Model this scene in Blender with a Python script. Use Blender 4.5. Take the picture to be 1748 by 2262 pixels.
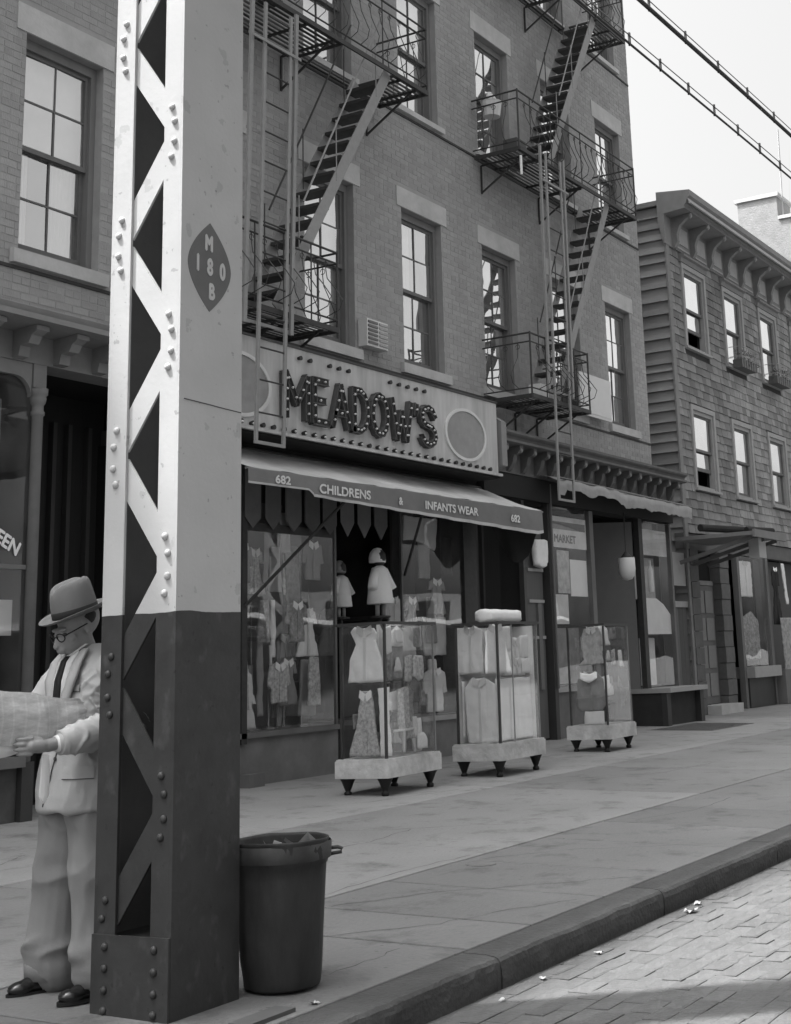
import bpy, bmesh, math, random
import numpy as np
from mathutils import Vector, Matrix, noise
random.seed(7)
R = math.radians
scene = bpy.context.scene
COL = scene.collection
for o in list(bpy.data.objects):
    bpy.data.objects.remove(o)

# ------------------------------------------------------------------ camera, world, sun, exposure
# X runs along the street (away to the right), Y towards the house fronts, Z up; metres.
cam_d = bpy.data.cameras.new('camera')
cam_d.sensor_fit = 'VERTICAL'
cam_d.sensor_height = 36.0
cam_d.lens = 48.635
cam_d.shift_x = -0.14906
cam_d.shift_y = -0.16646
cam_d.clip_start = 0.05
cam_d.clip_end = 2000
cam = bpy.data.objects.new('camera', cam_d)
COL.objects.link(cam)
_r = (0.47023996, -0.88135613, -0.04567013)
_d = (0.17784917, 0.14532272, -0.97326819)
_f = (0.86443279, 0.44954720, 0.22508501)
cam.matrix_world = Matrix(((_r[0], -_d[0], -_f[0], 0.0), (_r[1], -_d[1], -_f[1], 0.0), (_r[2], -_d[2], -_f[2], 1.3), (0, 0, 0, 1)))
scene.camera = cam

SUN_DIR = Vector((0.30, -0.41, -1.0)).normalized()      # the way the light travels
world = bpy.data.worlds.new('World')
scene.world = world
world.use_nodes = True
wn = world.node_tree
wn.nodes.clear()
sky = wn.nodes.new('ShaderNodeTexSky')
sky.sky_type = 'NISHITA'
sky.sun_disc = False
sky.sun_elevation = math.asin(-SUN_DIR.z)
sky.sun_rotation = math.atan2(-SUN_DIR.x, -SUN_DIR.y)
sky.air_density = 1.0
sky.dust_density = 9.0
sky.ozone_density = 1.0
bw = wn.nodes.new('ShaderNodeRGBToBW')                   # black-and-white picture: a neutral sky
bg = wn.nodes.new('ShaderNodeBackground')
bg.inputs['Strength'].default_value = 0.15
wo = wn.nodes.new('ShaderNodeOutputWorld')
wn.links.new(sky.outputs[0], bw.inputs[0])
wn.links.new(bw.outputs[0], bg.inputs[0])
wn.links.new(bg.outputs[0], wo.inputs[0])

sun_d = bpy.data.lights.new('sun', 'SUN')
sun_d.energy = 3.0
sun_d.angle = R(1.2)
sun_d.color = (1, 1, 1)
sun = bpy.data.objects.new('sun', sun_d)
COL.objects.link(sun)
sun.rotation_euler = SUN_DIR.to_track_quat('-Z', 'Y').to_euler()
sun.location = (-5, 8, 30)

scene.render.engine = 'CYCLES'
scene.cycles.use_denoising = True
scene.cycles.max_bounces = 6
scene.cycles.transparent_max_bounces = 16
scene.cycles.caustics_reflective = False
scene.cycles.caustics_refractive = False
vs = scene.view_settings
vs.view_transform = 'Standard'
vs.look = 'None'
vs.exposure = 1.64
vs.gamma = 1.0
vs.use_curve_mapping = False

# ------------------------------------------------------------------ materials (all neutral greys)
MATS = {}
def mat(name, v, rough=0.8, var=0.12, scale=4.0, big=0.0, bscale=0.5, bump=0.0, bumps=40.0, rnd=0.0, tone=0.0, spec=0.3, metal=0.0, stretch=(1, 1, 1), trans=0.0):
    if name in MATS:
        return MATS[name]
    m = bpy.data.materials.new(name)
    m.use_nodes = True
    nt = m.node_tree
    N, Lk = nt.nodes, nt.links
    b = N['Principled BSDF']
    b.inputs['Roughness'].default_value = rough
    b.inputs['Metallic'].default_value = metal
    b.inputs['Specular IOR Level'].default_value = spec
    tc = N.new('ShaderNodeTexCoord')
    mp = N.new('ShaderNodeMapping')
    mp.inputs['Scale'].default_value = stretch
    Lk.new(tc.outputs['Object'], mp.inputs[0])
    def mth(op, a, c):
        n = N.new('ShaderNodeMath'); n.operation = op
        for i, q in enumerate((a, c)):
            if isinstance(q, (int, float)): n.inputs[i].default_value = q
            else: Lk.new(q, n.inputs[i])
        return n.outputs[0]
    nz = N.new('ShaderNodeTexNoise')
    nz.inputs['Scale'].default_value = scale
    nz.inputs['Detail'].default_value = 6
    nz.inputs['Roughness'].default_value = 0.65
    Lk.new(mp.outputs[0], nz.inputs['Vector'])
    val = mth('ADD', mth('MULTIPLY', mth('SUBTRACT', nz.outputs[0], 0.5), var * 3.2), 1.0)
    if big:
        n2 = N.new('ShaderNodeTexNoise')
        n2.inputs['Scale'].default_value = bscale
        n2.inputs['Detail'].default_value = 3
        Lk.new(mp.outputs[0], n2.inputs['Vector'])
        val = mth('MULTIPLY', val, mth('ADD', mth('MULTIPLY', mth('SUBTRACT', n2.outputs[0], 0.5), big * 3.2), 1.0))
    if rnd:
        oi = N.new('ShaderNodeObjectInfo')
        val = mth('MULTIPLY', val, mth('ADD', mth('MULTIPLY', mth('SUBTRACT', oi.outputs['Random'], 0.5), rnd * 2), 1.0))
    if tone:
        at = N.new('ShaderNodeAttribute'); at.attribute_name = 'tone'
        val = mth('MULTIPLY', val, mth('ADD', mth('MULTIPLY', at.outputs['Fac'], tone * 2), 1.0))
    val = mth('MAXIMUM', mth('MULTIPLY', val, v), 0.002)
    Lk.new(val, b.inputs['Base Color'])
    if bump:
        n3 = N.new('ShaderNodeTexNoise')
        n3.inputs['Scale'].default_value = bumps
        n3.inputs['Detail'].default_value = 5
        Lk.new(mp.outputs[0], n3.inputs['Vector'])
        bp = N.new('ShaderNodeBump')
        bp.inputs['Strength'].default_value = bump
        bp.inputs['Distance'].default_value = 0.02
        Lk.new(n3.outputs[0], bp.inputs['Height'])
        Lk.new(bp.outputs[0], b.inputs['Normal'])
    if trans:
        b.inputs['Transmission Weight'].default_value = 0.0
    MATS[name] = m
    m['_val'] = 0
    return m

def glass(name, k=1.25, tint=0.92, wob=0.012, ws=2.2, dirt=0.1):
    if name in MATS:
        return MATS[name]
    m = bpy.data.materials.new(name); m.use_nodes = True
    N, Lk = m.node_tree.nodes, m.node_tree.links
    N.remove(N['Principled BSDF'])
    tr = N.new('ShaderNodeBsdfTransparent'); tr.inputs[0].default_value = (tint, tint, tint, 1)
    gl = N.new('ShaderNodeBsdfGlossy'); gl.inputs['Roughness'].default_value = 0.0
    gl.inputs[0].default_value = (0.97, 0.97, 0.97, 1)
    lw = N.new('ShaderNodeLayerWeight'); lw.inputs['Blend'].default_value = 0.5     # Schlick, alike from both sides
    pw = N.new('ShaderNodeMath'); pw.operation = 'POWER'; pw.inputs[1].default_value = 5.0
    fr = N.new('ShaderNodeMath'); fr.operation = 'MULTIPLY_ADD'; fr.inputs[1].default_value = 0.92; fr.inputs[2].default_value = 0.08
    ml = N.new('ShaderNodeMath'); ml.operation = 'MULTIPLY'; ml.inputs[1].default_value = k; ml.use_clamp = True
    Lk.new(lw.outputs['Facing'], pw.inputs[0]); Lk.new(pw.outputs[0], fr.inputs[0])
    mx = N.new('ShaderNodeMixShader')
    nz = N.new('ShaderNodeTexNoise'); nz.inputs['Scale'].default_value = ws; nz.inputs['Detail'].default_value = 1
    tc = N.new('ShaderNodeTexCoord')
    bp = N.new('ShaderNodeBump'); bp.inputs['Strength'].default_value = 1.0; bp.inputs['Distance'].default_value = wob
    Lk.new(tc.outputs['Object'], nz.inputs['Vector']); Lk.new(nz.outputs[0], bp.inputs['Height'])
    Lk.new(bp.outputs[0], gl.inputs['Normal'])
    Lk.new(fr.outputs[0], ml.inputs[0]); Lk.new(ml.outputs[0], mx.inputs[0])
    Lk.new(tr.outputs[0], mx.inputs[1]); Lk.new(gl.outputs[0], mx.inputs[2])
    df = N.new('ShaderNodeBsdfDiffuse'); df.inputs[0].default_value = (0.55, 0.55, 0.55, 1)          # a film of street dust
    dn = N.new('ShaderNodeTexNoise'); dn.inputs['Scale'].default_value = 2.4; dn.inputs['Detail'].default_value = 7
    dm = N.new('ShaderNodeMath'); dm.operation = 'MULTIPLY_ADD'; dm.inputs[1].default_value = dirt * 2.4; dm.inputs[2].default_value = -dirt * 0.7; dm.use_clamp = True
    Lk.new(tc.outputs['Object'], dn.inputs['Vector']); Lk.new(dn.outputs[0], dm.inputs[0])
    m2 = N.new('ShaderNodeMixShader'); Lk.new(dm.outputs[0], m2.inputs[0]); Lk.new(mx.outputs[0], m2.inputs[1]); Lk.new(df.outputs[0], m2.inputs[2])
    Lk.new(m2.outputs[0], N['Material Output'].inputs[0])
    MATS[name] = m
    return m

# ------------------------------------------------------------------ mesh helpers
class MB:
    def __init__(s):
        s.v = []; s.f = []
    def add(s, vs, fs):
        n = len(s.v); s.v += [tuple(p) for p in vs]; s.f += [tuple(i + n for i in f) for f in fs]
        return s
    def box(s, x0, x1, y0, y1, z0, z1):
        return s.add([(x0, y0, z0), (x1, y0, z0), (x1, y1, z0), (x0, y1, z0), (x0, y0, z1), (x1, y0, z1), (x1, y1, z1), (x0, y1, z1)],
                     [(0, 3, 2, 1), (4, 5, 6, 7), (0, 1, 5, 4), (1, 2, 6, 5), (2, 3, 7, 6), (3, 0, 4, 7)])
    def bar(s, p, q, w, h, up=(0, 0, 1)):
        """a bar of width w and height h from p to q"""
        p, q, up = Vector(p), Vector(q), Vector(up)
        a = (q - p).normalized()
        if abs(a.dot(up)) > 0.98: up = Vector((0, 1, 0))
        sd = a.cross(up).normalized() * (w / 2); u = sd.cross(a).normalized() * (h / 2)
        return s.add([p - sd - u, p + sd - u, p + sd + u, p - sd + u, q - sd - u, q + sd - u, q + sd + u, q - sd + u],
                     [(0, 1, 2, 3), (7, 6, 5, 4), (0, 4, 5, 1), (1, 5, 6, 2), (2, 6, 7, 3), (3, 7, 4, 0)])
    def tube(s, pts, r, n=6, cap=True):
        pts = [Vector(p) for p in pts]; k = len(pts)
        rr = r if isinstance(r, (list, tuple)) else [r] * k
        t0 = (pts[1] - pts[0]).normalized()
        ref = Vector((0, 0, 1)) if abs(t0.z) < 0.9 else Vector((0, 1, 0))
        rings = []
        for i, p in enumerate(pts):
            t = (pts[min(i + 1, k - 1)] - pts[max(i - 1, 0)]).normalized()
            a = t.cross(ref)
            a = a.normalized() if a.length > 1e-6 else t.orthogonal().normalized()
            b = a.cross(t).normalized(); ref = b
            rings.append([p + (a * math.cos(2 * math.pi * j / n) + b * math.sin(2 * math.pi * j / n)) * rr[i] for j in range(n)])
        fs = []
        for i in range(k - 1):
            for j in range(n):
                fs.append((i * n + j, i * n + (j + 1) % n, (i + 1) * n + (j + 1) % n, (i + 1) * n + j))
        if cap:
            fs.append(tuple(range(n))[::-1]); fs.append(tuple((k - 1) * n + j for j in range(n)))
        return s.add([p for rg in rings for p in rg], fs)
    def lathe(s, prof, c=(0, 0, 0), n=16, M=None, cap=True):
        """prof: (radius, height) pairs about the local Z axis"""
        vs = []; fs = []
        for r, h in prof:
            for j in range(n):
                a = 2 * math.pi * j / n
                p = Vector((r * math.cos(a), r * math.sin(a), h))
                if M: p = M @ p
                vs.append(p + Vector(c))
        for i in range(len(prof) - 1):
            for j in range(n):
                fs.append((i * n + j, i * n + (j + 1) % n, (i + 1) * n + (j + 1) % n, (i + 1) * n + j))
        if cap:
            fs.append(tuple(range(n))[::-1]); fs.append(tuple((len(prof) - 1) * n + j for j in range(n)))
        return s.add(vs, fs)
    def extrude(s, poly, axis, a, b):
        """poly: 2-D outline; axis 'x' (poly=y,z), 'y' (poly=x,z) or 'z' (poly=x,y)"""
        def P(q, t):
            return {'x': (t, q[0], q[1]), 'y': (q[0], t, q[1]), 'z': (q[0], q[1], t)}[axis]
        n = len(poly)
        return s.add([P(q, a) for q in poly] + [P(q, b) for q in poly],
                     [tuple(range(n))[::-1], tuple(range(n, 2 * n))] + [(i, (i + 1) % n, n + (i + 1) % n, n + i) for i in range(n)])
    def build(s, name, m, parent=None, smooth=False, loc=None):
        me = bpy.data.meshes.new(name)
        vs = s.v
        me.from_pydata([tuple(p) for p in vs], [], s.f)
        bm = bmesh.new(); bm.from_mesh(me); bmesh.ops.recalc_face_normals(bm, faces=bm.faces); bm.to_mesh(me); bm.free()
        if smooth:
            for p in me.polygons: p.use_smooth = True
        return link(name, me, m, parent, loc)

def link(name, me, m=None, parent=None, loc=None):
    o = bpy.data.objects.new(name, me)
    COL.objects.link(o)
    if m is not None and me is not None and len(me.materials) == 0: me.materials.append(m)
    if loc is not None: o.location = loc
    if parent is not None: adopt(o, parent)
    return o
def adopt(o, parent):
    """parent without moving: every parent here is a pure translation, or sits at the origin"""
    o.parent = parent
    o.matrix_parent_inverse = Matrix.Translation(-base_of(parent))
def base_of(p):
    v = Vector(p.location)
    return v
def empty(name, loc):
    o = bpy.data.objects.new(name, None)
    COL.objects.link(o); o.location = loc; o.empty_display_size = 0.1
    return o
def tag(o, label=None, cat=None, group=None, kind=None):
    if label: o['label'] = label
    if cat: o['category'] = cat
    if group: o['group'] = group
    if kind: o['kind'] = kind
    return o
def thing(name, loc, label, cat, group=None):
    return tag(empty(name, loc), label, cat, group)
def one(mb, name, m, label, cat, group=None, parent=None, smooth=False):
    return tag(mb.build(name, m, parent, smooth), label, cat, group)
def box(name, m, parent, *b):
    return MB().box(*b).build(name, m, parent)

def text_mesh(body, size, depth=0.004, bold=0.0, xs=1.0, align='LEFT', space=1.0):
    c = bpy.data.curves.new('lettering', 'FONT')
    c.body = body; c.size = size; c.extrude = depth; c.offset = bold; c.align_x = align; c.space_character = space
    o = bpy.data.objects.new('lettering', c); COL.objects.link(o)
    bpy.context.view_layer.update()
    me = bpy.data.meshes.new_from_object(o.evaluated_get(bpy.context.evaluated_depsgraph_get()))
    bpy.data.objects.remove(o); bpy.data.curves.remove(c)
    for v in me.vertices: v.co.x *= xs
    return me
def text_on(name, body, size, at, m, parent, xs=1.0, bold=0.0, depth=0.003, roll=0.0, align='LEFT', space=1.0):
    """lettering on a face that looks towards the street (-Y); weight comes from strokes laid side by side"""
    me = text_mesh(body, size, depth, 0.0, xs, align, space)
    vs_ = []; fs_ = []
    for k, (dx, dz) in enumerate(((0, 0), (bold, 0), (-bold, 0), (0, bold), (0, -bold)) if bold else ((0, 0),)):
        n = len(vs_)
        vs_ += [(v.co.x + dx, v.co.y + dz, v.co.z + 0.0003 * k) for v in me.vertices]
        fs_ += [tuple(i + n for i in p.vertices) for p in me.polygons]
    bpy.data.meshes.remove(me)
    me = bpy.data.meshes.new(name); me.from_pydata(vs_, [], fs_)
    Mx = Matrix.Translation(Vector(at)) @ Matrix.Rotation(R(90), 4, 'X') @ Matrix.Rotation(roll, 4, 'Z')
    me.transform(Mx)
    return link(name, me, m, parent)

def grid_wall(x0, x1, z0, z1, holes, y0, y1, mb=None):
    mb = mb or MB()
    xs = sorted({x0, x1} | {min(max(v, x0), x1) for h in holes for v in h[:2]})
    zs = sorted({z0, z1} | {min(max(v, z0), z1) for h in holes for v in h[2:]})
    for i in range(len(xs) - 1):
        run = None
        for j in range(len(zs) - 1):
            cx, cz = (xs[i] + xs[i + 1]) / 2, (zs[j] + zs[j + 1]) / 2
            solid = not any(h[0] < cx < h[1] and h[2] < cz < h[3] for h in holes)
            if solid and run is None: run = zs[j]
            if not solid and run is not None:
                mb.box(xs[i], xs[i + 1], y0, y1, run, zs[j]); run = None
        if run is not None: mb.box(xs[i], xs[i + 1], y0, y1, run, zs[-1])
    return mb

def cloth(outline, t, c, ax=(1, 0, 0), up=(0, 0, 1), fold=0.012, seed=0, freq=16.0, step=0.032):
    """a hanging or lying piece of cloth: an outline cut into a fine net, thrown into soft folds, with real thickness"""
    ax, up = Vector(ax).normalized(), Vector(up).normalized(); nr = ax.cross(up)
    bm = bmesh.new()
    k = len(outline); pts = []
    rnd_ = random.Random(seed)
    for i in range(k):
        p, q = Vector(outline[i]), Vector(outline[(i + 1) % k]); m_ = max(1, int((q - p).length / 0.06))
        for j in range(m_):
            e = 0.0 if j == 0 else 0.006
            pts.append(p.lerp(q, j / m_) + Vector((rnd_.uniform(-e, e), rnd_.uniform(-e, e))))
    bm.faces.new([bm.verts.new((p.x, p.y, 0)) for p in pts])
    bmesh.ops.triangulate(bm, faces=bm.faces[:])
    xs = [p.x for p in pts]; ys = [p.y for p in pts]
    for a, b, no in ((min(xs), max(xs), (1, 0, 0)), (min(ys), max(ys), (0, 1, 0))):
        v = a + step
        while v < b:
            bmesh.ops.bisect_plane(bm, geom=bm.verts[:] + bm.edges[:] + bm.faces[:], plane_co=(v, 0, 0) if no[0] else (0, v, 0), plane_no=no)
            v += step
    ph = rnd_.uniform(0, 50); y1 = max(ys)
    def d_(x, y):
        w = noise.noise((x * freq + ph, y * freq * 0.28, ph)) + 0.5 * noise.noise((x * freq * 2.1, y * freq * 0.7 + ph, 3.0))
        return fold * w * (0.35 + min(1.0, (y1 - y) * 2.5))
    def side(x, y):
        e = min(min(abs(x - a) for a in (min(xs), max(xs))), min(abs(y - a) for a in (min(ys), max(ys))))
        return 0.002 + (t / 2) * min(1.0, e / 0.03) ** 0.5
    bm.verts.index_update()
    vs = [v.co.copy() for v in bm.verts]; fs = [[v.index for v in f.verts] for f in bm.faces]
    bd = [(e.verts[0].index, e.verts[1].index) for e in bm.edges if len(e.link_faces) == 1]
    bm.free(); n = len(vs); out = []
    for sg in (1, -1):
        for v in vs: out.append(Vector(c) + ax * v.x + up * v.y + nr * (sg * side(v.x, v.y) + d_(v.x, v.y)))
    return MB().add(out, [tuple(f) for f in fs] + [tuple(i + n for i in f[::-1]) for f in fs] + [(a, b, b + n, a + n) for a, b in bd])
# ------------------------------------------------------------------ shared tones
BRICK = mat('brick', 0.315, 0.9, 0.10, 7, big=0.15, bscale=0.8, bump=0.3, bumps=60, rnd=0.09, tone=0.09, stretch=(1.4, 1.4, 0.4))
MORTAR = mat('mortar', 0.31, 0.95, 0.15, 6, big=0.1)
STONE = mat('brownstone', 0.45, 0.9, 0.12, 5, big=0.2, bscale=2.2, bump=0.15, bumps=30)
SASH = mat('sash_paint', 0.13, 0.6, 0.15, 8)
FRAME = mat('frame_paint', 0.17, 0.65, 0.18, 6, stretch=(1, 1, 0.2))
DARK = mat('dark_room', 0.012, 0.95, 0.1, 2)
SHADE = mat('window_shade', 0.82, 0.9, 0.04, 3, big=0.05)
CURTAIN = mat('curtain', 0.82, 0.95, 0.08, 3, stretch=(14, 14, 0.5))
IRON = mat('black_iron', 0.035, 0.6, 0.4, 14, spec=0.4)
IRON_L = mat('painted_iron', 0.24, 0.6, 0.15, 12, spec=0.4)
IRON_M = mat('worn_iron', 0.14, 0.6, 0.25, 12, spec=0.4)
WOOD_D = mat('dark_painted_wood', 0.045, 0.5, 0.2, 5, stretch=(1, 1, 0.3))
WOOD_M = mat('grey_painted_wood', 0.14, 0.7, 0.18, 5, big=0.1, stretch=(1, 1, 0.3), bump=0.1)
WOOD_L = mat('pale_painted_wood', 0.32, 0.65, 0.12, 6)
GLASS = glass('window_glass', 6.5, 0.96, 0.011, 1.5, 0.12)
GLASS_L = glass('dim_glass', 0.8, 0.95, 0.01, 1.0)
LACE = mat('lace', 0.5, 0.9, 0.75, 30)
LACE2 = mat('lace_dark', 0.24, 0.9, 0.9, 22)
GLASS_S = glass('shop_glass', 1.4, 0.97, 0.006, 0.9)
GLASS_C = glass('case_glass', 1.0, 0.985, 0.003, 1.0, 0.03)
WHITE = mat('white_cloth', 0.92, 0.95, 0.05, 8, big=0.06, bscale=4, bump=0.3, bumps=14)
PALE = mat('pale_cloth', 0.74, 0.95, 0.06, 8, big=0.08, bscale=4, bump=0.3, bumps=14)
GREYC = mat('grey_cloth', 0.30, 0.95, 0.08, 8, big=0.1, bscale=4, bump=0.3, bumps=14)
DARKC = mat('dark_cloth', 0.03, 0.95, 0.1, 8)

# ------------------------------------------------------------------ ground, road, kerb, sidewalk
SL = 0.0262; YK = 3.47; YB = 9.95
def gz(y): return SL * (y - YK)
GROUND = mat('earth', 0.10, 0.95, 0.2, 2)
g = MB().add([(-300, -300, -0.30), (900, -300, -0.30), (900, 500, -0.30), (-300, 500, -0.30)], [(0, 1, 2, 3)])
tag(g.build('ground', GROUND), kind='structure')

ROADM = mat('road_dirt', 0.10, 0.95, 0.16, 5, big=0.10, bscale=1.2, bump=0.3, bumps=30)
PAVER = mat('paving_brick', 0.106, 0.9, 0.2, 16, big=0.22, bscale=1.3, bump=0.55, bumps=38, rnd=0.10, tone=0.10)
road = tag(MB().box(-60, 140, -10.0, 3.43, -0.29, -0.1365).build('road', ROADM), kind='structure')
rnd = random.Random(3)
pm = []
for k in range(7):
    a = MB(); w, l = 0.098, 0.200
    e = [rnd.uniform(-0.006, 0.006) for _ in range(8)]
    top = [(-l / 2 + e[0], -w / 2 + e[1]), (l / 2 + e[2], -w / 2 + e[3]), (l / 2 + e[4], w / 2 + e[5]), (-l / 2 + e[6], w / 2 + e[7])]
    a.add([(x, y, -0.02) for x, y in top] + [(x, y, -0.003) for x, y in top] + [(x * 0.86, y * 0.76, 0.0 + rnd.uniform(-.002, .002)) for x, y in top],
          [(0, 1, 5, 4), (1, 2, 6, 5), (2, 3, 7, 6), (3, 0, 4, 7), (4, 5, 9, 8), (5, 6, 10, 9), (6, 7, 11, 10), (7, 4, 8, 11), (8, 9, 10, 11)])
    me = bpy.data.meshes.new('paving_brick'); me.from_pydata(a.v, [], a.f); me.materials.append(PAVER); pm.append(me)
rest = MB(); tones = []; cells = []
for r in range(26):
    y = 3.36 - r * 0.102
    for c in range(90):
        x = 3.6 + c * 0.205 + (r % 2) * 0.10 + 0.03 * math.sin(r * 2.3) + rnd.uniform(-0.008, 0.008)
        cells.append((x, y))
def road_seen(p): return (p[0] - 5.0) * 0.62 + (p[1] - 3.3) > -0.25 and p[1] > 1.9 and p[0] < 12.2
vis = sorted([p for p in cells if road_seen(p)], key=lambda p: p[0] + 0.7 * p[1])
near = set(vis[:290])
for p in cells:
    dz = rnd.uniform(-0.0042, 0.003)
    if p in near:
        o_ = link('paving_brick', pm[rnd.randrange(7)], None, road, (p[0], p[1], -0.131 + dz)); o_.rotation_euler = (rnd.uniform(-.025, .025), rnd.uniform(-.015, .015), rnd.uniform(-.03, .03))
    else:
        q = pm[rnd.randrange(7)]
        rest.add([(v.co.x + p[0], v.co.y + p[1], v.co.z - 0.131 + dz) for v in q.vertices], [tuple(f.vertices) for f in q.polygons])
tag(rest.build('paving_bricks_beyond', PAVER, road), kind='stuff')

KERBM = mat('kerb_granite', 0.060, 0.85, 0.2, 14, big=0.25, bscale=2.5, bump=0.5, bumps=40, rnd=0.06)
kerb = tag(MB().box(-40, 120, 3.50, 3.60, -0.29, -0.06).build('kerb', MORTAR), kind='structure')
xk = -2.0
kx = [-2, 0.1, 2.1, 4.0, 5.86, 7.72, 9.7, 11.6, 13.7, 15.8, 18.0]
for i in range(len(kx) - 1):
    a, b = kx[i] + 0.006, kx[i + 1] - 0.006
    n = 44; m_ = MB(); prof = [(3.432, -0.16), (3.428, -0.09), (3.43, -0.045), (3.438, -0.018), (3.452, -0.004), (3.475, 0.001), (3.52, 0.002), (3.58, 0.003), (3.645, 0.004), (3.645, -0.16)]
    vs_ = []; fs_ = []
    for j in range(n + 1):
        x = a + (b - a) * j / n
        for (y, z) in prof:
            e = 0.010 if y < 3.5 else 0.0; cz = max(0.0, 1 - min(x - a, b - x) / 0.05) * 0.010
            vs_.append((x, y + e * (noise.noise((x * 3, z * 9, i)) + 0.7 * noise.noise((x * 11, z * 14, i))) + (cz if y < 3.46 else 0), z + ((e * 0.6 * (noise.noise((x * 4, 3, i * 2)) + 0.6 * noise.noise((x * 13, y * 20, i))) - (cz * 0.6 if y < 3.5 else 0)) if z > -0.1 else 0)))
    k_ = len(prof)
    for j in range(n):
        for q in range(k_ - 1): fs_.append((j * k_ + q, (j + 1) * k_ + q, (j + 1) * k_ + q + 1, j * k_ + q + 1))
    fs_ += [tuple(range(k_)), tuple(n * k_ + q for q in range(k_))[::-1]]
    m_.add(vs_, fs_).build('kerb_stone', KERBM, kerb)

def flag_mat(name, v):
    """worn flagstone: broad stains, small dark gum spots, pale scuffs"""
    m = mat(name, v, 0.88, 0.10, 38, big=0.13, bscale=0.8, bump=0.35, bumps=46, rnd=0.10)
    N, Lk = m.node_tree.nodes, m.node_tree.links
    b = N['Principled BSDF']; src = b.inputs['Base Color'].links[0].from_socket
    tc = [n for n in N if n.type == 'TEX_COORD'][0]
    def mth(op, a, c):
        n = N.new('ShaderNodeMath'); n.operation = op
        for i, q in enumerate((a, c)):
            if isinstance(q, (int, float)): n.inputs[i].default_value = q
            else: Lk.new(q, n.inputs[i])
        return n.outputs[0]
    vo = N.new('ShaderNodeTexVoronoi'); vo.inputs['Scale'].default_value = 7.5; Lk.new(tc.outputs['Object'], vo.inputs['Vector'])
    spot = mth('SUBTRACT', 1.0, mth('MULTIPLY', mth('LESS_THAN', vo.outputs['Distance'], 0.075), 0.3))
    st = N.new('ShaderNodeTexNoise'); st.inputs['Scale'].default_value = 2.6; st.inputs['Detail'].default_value = 9; st.inputs['Roughness'].default_value = 0.7; Lk.new(tc.outputs['Object'], st.inputs['Vector'])
    stain = mth('SUBTRACT', 1.0, mth('MULTIPLY', mth('MAXIMUM', mth('SUBTRACT', st.outputs[0], 0.53), 0.0), 2.6))
    Lk.new(mth('MULTIPLY', src, mth('MULTIPLY', spot, stain)), b.inputs['Base Color'])
    return m
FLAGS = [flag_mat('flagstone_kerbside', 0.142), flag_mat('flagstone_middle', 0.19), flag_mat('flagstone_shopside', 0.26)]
JOINT = mat('joint_dirt', 0.09, 0.95, 0.2, 9)
def slab_mesh(x0, x1, y0, y1, g_=0.011, t=0.05):
    x0 += g_; x1 -= g_; y0 += g_; y1 -= g_; e = 0.004
    o_ = [(x0, y0), (x1, y0), (x1, y1), (x0, y1)]
    i_ = [(x0 + e, y0 + e), (x1 - e, y0 + e), (x1 - e, y1 - e), (x0 + e, y1 - e)]
    return MB().add([(x, y, gz(y) - t) for x, y in o_] + [(x, y, gz(y) - 0.004) for x, y in o_] + [(x, y, gz(y)) for x, y in i_],
                    [(0, 1, 5, 4), (1, 2, 6, 5), (2, 3, 7, 6), (3, 0, 4, 7), (4, 5, 9, 8), (5, 6, 10, 9), (6, 7, 11, 10), (7, 4, 8, 11), (8, 9, 10, 11), (0, 3, 2, 1)])
walk = MB().add([(-40, 3.6, -0.03), (120, 3.6, -0.03), (120, 16, 0.29), (-40, 16, 0.29), (-40, 3.6, -0.29), (120, 3.6, -0.29), (120, 16, -0.29), (-40, 16, -0.29)],
                [(0, 1, 2, 3), (4, 7, 6, 5), (0, 4, 5, 1), (1, 5, 6, 2), (2, 6, 7, 3), (3, 7, 4, 0)])
walk = tag(walk.build('sidewalk', JOINT), kind='structure')
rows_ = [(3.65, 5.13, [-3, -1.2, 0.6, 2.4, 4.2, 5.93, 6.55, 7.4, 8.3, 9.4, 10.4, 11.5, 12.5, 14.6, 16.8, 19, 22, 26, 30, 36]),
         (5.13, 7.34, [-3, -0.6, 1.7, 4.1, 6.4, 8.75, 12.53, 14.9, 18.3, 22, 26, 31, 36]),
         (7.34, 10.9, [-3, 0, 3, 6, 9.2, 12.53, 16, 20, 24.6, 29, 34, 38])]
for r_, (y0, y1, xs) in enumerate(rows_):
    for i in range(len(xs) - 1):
        slab_mesh(xs[i], xs[i + 1], y0, y1).build('flagstone', FLAGS[r_], walk)
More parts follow.
